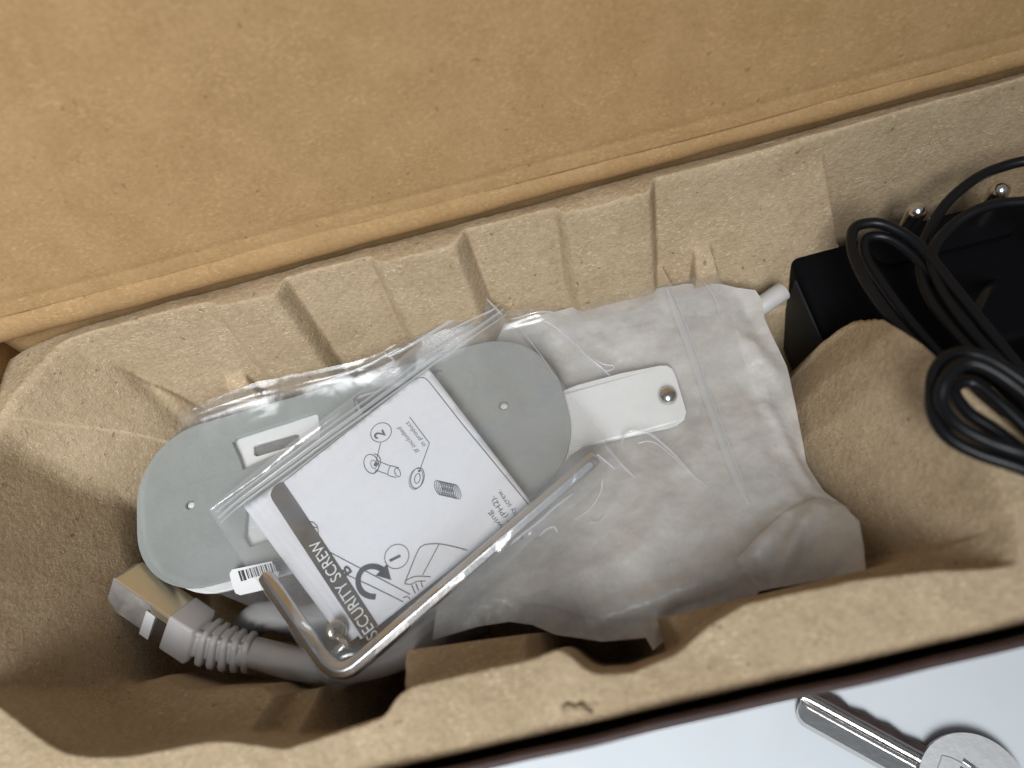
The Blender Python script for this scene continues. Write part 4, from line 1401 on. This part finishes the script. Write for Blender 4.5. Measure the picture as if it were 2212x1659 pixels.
b0_ = plen + 0.0
boot = obj('strain_boot', *loft([rr_ring(b0_, HB + .02, HA + .02, .04), rr_ring(b0_ + .03, HB + .10, HA + .10, .06), rr_ring(b0_ + .62, HB + .10, HA + .10, .08), rr_ring(b0_ + .68, HB, HA, .12),
                                 rr_ring(b0_ + .70, .74, .66, .22), rr_ring(b0_ + 1.9, .64, .60, .26)]), BOOT, eth)
bevel(boot, 0.02, 2, 50)
for k_ in range(5):
    a = b0_ + 0.80 + k_ * 0.235
    w = HB + .03 - k_ * .035
    h = HA + .03 - k_ * .03
    obj('rib', *loft([rr_ring(a, w - .08, h - .08, .15), rr_ring(a + .035, w, h, .17), rr_ring(a + .125, w, h, .17), rr_ring(a + .16, w - .08, h - .08, .15)]), BOOT, boot)
# spine that joins the ribs along the upper edge
spn = []
for a in np.linspace(b0_ + .6, b0_ + 1.78, 9):
    k_ = (a - b0_ - .6) / 1.18
    spn.append([LB(a, x, y) for x, y in rrect(HB / 2 - .10 - .08 * k_, HA / 2 - .11 - .07 * k_, .13, .13, .03, 2)])
obj('spine', *loft(spn), BOOT, boot)
cs = LB(b0_ + 1.6, 0, 0)
cp = [cs, LB(b0_ + 2.0, 0, 0)] + [(-6.56, 2.581, 4.35), (-5.813, 2.349, 4.3), (-5.04, 2.269, 4.3), (-4.364, 2.34, 4.25), (-3.785, 2.555, 4.1), (-3.003, 3.127, 3.6), (0.5, 3.6, 3.0), (2.4, 3.6, 2.6), (3.6, 4.0, 2.3)]
obj('cable', *tube_geo(catmull(cp, 10), 0.335, 18), CABLE, eth)
ce = [(4.1, 7.952, 3.3), (4.441, 7.836, 3.9), (4.844, 7.868, 4.2), (5.256, 7.996, 4.3), (5.402, 8.051, 4.3), (5.453, 8.074, 4.3)]
obj('cable_end', *tube_geo(catmull(ce, 6), [.22] * 28 + [.21, .18, .1], 16), CABLE, eth)
# the cable's other loop lying lower, under the clear bag
lp = [(-1.5, 5.6, 2.6), (-3.2, 4.6, 2.7), (-6.388, 3.688, 3), (-7.467, 3.903, 3.25), (-8.034, 3.897, 3.1), (-8.631, 3.523, 2.5), (-7.0, 2.9, 2.0), (-5.2, 2.6, 1.9), (-3.0, 3.0, 1.9)]
obj('cable_loop', *tube_geo(catmull(lp, 10), 0.36, 18), CABLE, eth)

# ------------------------------------------------------------------ black power adapter with plug pins and coiled cord
ad = thing('power_adapter', 'black plug-in power adapter lying in the shadowed right compartment', 'power adapter', (8.0, 7.0, 1.4))
body = obj('body', *box_geo(5.85, 11.2, 5.55, 8.80, 1.4, 4.45), BLACK, ad, False)
bevel(body, 0.18, 4)
LIT_SIDE = plain('lit_side_plastic', (0.016, 0.019, 0.021), 0.6, spec=0.3, bump=(2500, 0.00003))  # paler copy of the black plastic: light on the left side painted in
ef = obj('lit_side_face', *box_geo(5.80, 5.90, 5.75, 8.30, 1.6, 4.22), LIT_SIDE, ad, False)  # thin sheet over the body's left side, carries its painted light
bevel(ef, 0.03, 2)
for x, y in (((8.216, 8.437, 5.75)[0], (8.216, 8.437, 5.75)[1]), ((9.947, 8.41, 5.75)[0], (9.947, 8.41, 5.75)[1])):
    pts = [(x, y, 4.3), (x, y, 4.6), (x, y, 5.60), (x, y, 5.70), (x, y, 5.77), (x, y, 5.80)]
    obj('pin', *tube_geo(pts, [.19, .19, .2, .18, .11, .02], 20), PIN, ad)
obj('pin_base', *plate_geo(rrect(9.05, 8.3, 3.2, .85, .4), [], 4.62, 4.42), BLACK, ad, False)

CORDR = 0.108
loops = [
    [(6.545, 8.011, 6.2), (6.833, 8.117, 6.2), (7.206, 7.947, 6.2), (7.594, 7.323, 6.2), (7.75, 6.216, 6.3), (7.887, 5.088, 6.4), (8.104, 3.742, 6.5), (8.641, 2.211, 6.5), (8.846, 1.384, 6.4), (8.406, 1.285, 6.3), (7.747, 2.146, 6.4), (7.164, 3.203, 6.6), (6.708, 4.31, 6.6), (6.482, 5.483, 6.4), (6.324, 6.527, 6.3), (6.347, 7.438, 6.2)],
    [(6.767, 7.824, 6), (7.002, 7.889, 6), (7.293, 7.677, 6), (7.552, 7.077, 6), (7.658, 6.047, 6.1), (7.785, 4.877, 6.2), (8.123, 3.501, 6.2), (8.657, 2.222, 6.2), (8.329, 1.891, 6.2), (7.757, 2.851, 6.3), (7.175, 4.184, 6.3), (6.81, 5.597, 6.2), (6.666, 6.676, 6.1), (6.644, 7.422, 6)],
    [(7.733, 7.315, 5.9), (8.455, 8.107, 5.9), (9.173, 8.519, 6), (9.926, 8.707, 6), (10.652, 8.542, 6.1), (11.368, 7.697, 6.2), (10.953, 5.918, 6.2), (9.77, 3.823, 6.3), (8.631, 2.668, 6.4), (8.002, 3.058, 6.5), (7.547, 4.268, 6.5), (7.362, 5.348, 6.3), (7.347, 6.357, 6.1)],
    [(7.762, 7.099, 6.2), (8.3, 7.53, 6.2), (8.874, 7.707, 6.3), (9.502, 7.684, 6.3), (10.128, 7.392, 6.3), (10.406, 6.457, 6.3), (9.823, 4.766, 6.3), (8.963, 3.455, 6.4), (8.265, 3.427, 6.5), (7.802, 4.289, 6.5), (7.557, 5.386, 6.4), (7.577, 6.386, 6.2)],
    [(5.733, 3.786, 7.9), (5.901, 4.113, 8), (6.216, 4.288, 8), (6.546, 4.227, 8), (6.848, 3.927, 8), (7.29, 3.253, 7.9), (7.749, 2.396, 7.8), (7.643, 1.677, 7.8), (7.009, 1.898, 7.8), (6.448, 2.324, 7.9), (5.957, 2.698, 7.9), (5.672, 3.048, 7.9), (5.619, 3.423, 7.9)],
    [(5.724, 3.554, 8.1), (5.875, 3.843, 8.2), (6.199, 4.032, 8.2), (6.493, 3.931, 8.2), (6.873, 3.46, 8.1), (7.356, 2.504, 8), (7.316, 2.061, 7.9), (6.5, 2.469, 8.1), (6.028, 2.838, 8.1), (5.764, 3.191, 8.1)],
    [(6.224, 3.85, 7.6), (6.547, 3.896, 7.6), (6.822, 3.363, 7.6), (7.204, 2.414, 7.5), (7.192, 2.108, 7.5), (6.832, 2.478, 7.6), (6.521, 3.036, 7.6), (6.262, 3.435, 7.6)]]
for lp_ in loops:
    obj('cord_loop', *tube_geo(catmull(lp_, 10, True), CORDR, 12, closed=True), CORD, ad)
obj('cord', *tube_geo(catmull([(9.6, 6.9, 4.4), (9.2, 6.6, 4.9), (8.6, 6.2, 5.5), (7.598, 5.133, 6.1), (7.776, 3.966, 6.2), (8.202, 2.855, 6.2), (8.887, 1.724, 6)], 10), CORDR, 12), CORD, ad)

# ------------------------------------------------------------------ metal key on the table
KMET = plain('polished_key_nickel', (0.74, 0.71, 0.68), 0.16, 1.0, bump=(700, 0.00004))
KHEAD = plain('worn_key_nickel', (0.80, 0.79, 0.78), 0.5, 0.85, bump=(500, 0.00006))
tool = thing('table_key', 'shiny silver key with round stamped head lying on the white table', 'key', (5.2, -1.2, 0))
k0, k1 = np.array((3.834, -0.32, 0.2)), np.array((6.132, -2.369, 0.2))
d = (k1 - k0)
tl = np.linalg.norm(d)
d /= tl
sd = np.array([-d[1], d[0], 0])
# blade: grooved profile swept along its length, the far edge cut into teeth
prof_k = [(-0.50, 0.02), (-0.52, 0.08), (-0.44, 0.19), (-0.13, 0.215), (-0.08, 0.15), (-0.03, 0.15), (0.02, 0.235), (0.07, 0.245), (0.11, 0.16), (0.15, 0.16), (0.19, 0.225), (0.24, 0.22)]
kv_, kf_ = [], []
na = 120
teeth = [(0.0, .30), (.25, .38), (.5, .22), (.8, .36), (1.05, .36), (1.3, .20), (1.62, .36), (1.9, .28), (2.15, .38), (2.5, .26), (2.8, .36), (3.2, .40), (5, .40)]
for i in range(na):
    a = -0.30 + (tl + 0.10) * i / (na - 1)
    tip = min(1.0, math.sqrt(max(0.0, 1 - max(0, (0.30 - (a + 0.30)) / 0.30) ** 2)) * 0.75 + 0.25)
    e = 0.38 + 0.5 * (float(np.interp(a + 0.55, [t[0] for t in teeth], [t[1] for t in teeth])) - 0.33)
    row = [(w * tip, z) for w, z in prof_k] + [(e * tip, 0.17), (e * tip + .015, 0.10), (e * tip, 0.02)]
    for w, z in row:
        kv_.append(np.array([k0[0], k0[1], 0]) + d * a + sd * w + np.array([0, 0, z]))
npk = len(prof_k) + 3
for i in range(na - 1):
    for j in range(npk):
        j2 = (j + 1) % npk
        kf_.append((i * npk + j, (i + 1) * npk + j, (i + 1) * npk + j2, i * npk + j2))
kf_.append(tuple(range(npk)))
obj('blade', kv_, [tuple(reversed(f)) for f in kf_], KMET, tool, False)
hc = np.array((6.454, -2.558, 0.2))
hr = 1.10
ring = [(hc[0] + hr * math.cos(t), hc[1] + hr * math.sin(t)) for t in np.linspace(0, 2 * math.pi, 64, endpoint=False)]
ho = obj('head', *plate_geo(ring, [], 0.25, 0.02), KHEAD, tool, False)
bevel(ho, 0.08, 4)
nk = plate_geo([tuple((k0 + d * (tl + a) + sd * w)[:2]) for a, w in ((-.42, -.40), (-.42, .40), (-.20, .46), (.1, .46), (.1, -.46), (-.20, -.46))], [], 0.262, 0.02)
bevel(obj('shoulder', *nk, KHEAD, tool, False), 0.05, 3)


def raised_text(s_, base, end, z, depth, parent, m, name):
    cu = bpy.data.curves.new('lettering', 'FONT')
    cu.body = s_
    cu.extrude = 0.1
    cu.bevel_depth = 0.02
    o = bpy.data.objects.new('lettering_tmp', cu)
    COL.objects.link(o)
    dg = bpy.context.evaluated_depsgraph_get()
    me = o.evaluated_get(dg).to_mesh()
    v = np.array([tuple(p.co) for p in me.vertices])
    f = [tuple(p.vertices) for p in me.polygons]
    o.evaluated_get(dg).to_mesh_clear()
    bpy.data.objects.remove(o)
    bpy.data.curves.remove(cu)
    a, b = np.array(base[:2]), np.array(end[:2])
    r = b - a
    L = np.linalg.norm(r)
    r /= L
    u = np.array([-r[1], r[0]])
    sc = L / (v[:, 0].max() - v[:, 0].min())
    xy_ = a + (v[:, :1] - v[:, 0].min()) * sc * r + v[:, 1:2] * sc * u
    zq = z + (v[:, 2] - v[:, 2].min()) / (np.ptp(v[:, 2]) + 1e-9) * depth
    return obj(name, np.c_[xy_, zq], f, m, parent, False)


raised_text('LE', (6.835, -2.397, 0.25), (6.488, -1.982, 0.25), 0.235, 0.045, tool, KMET, 'stamped_lettering')
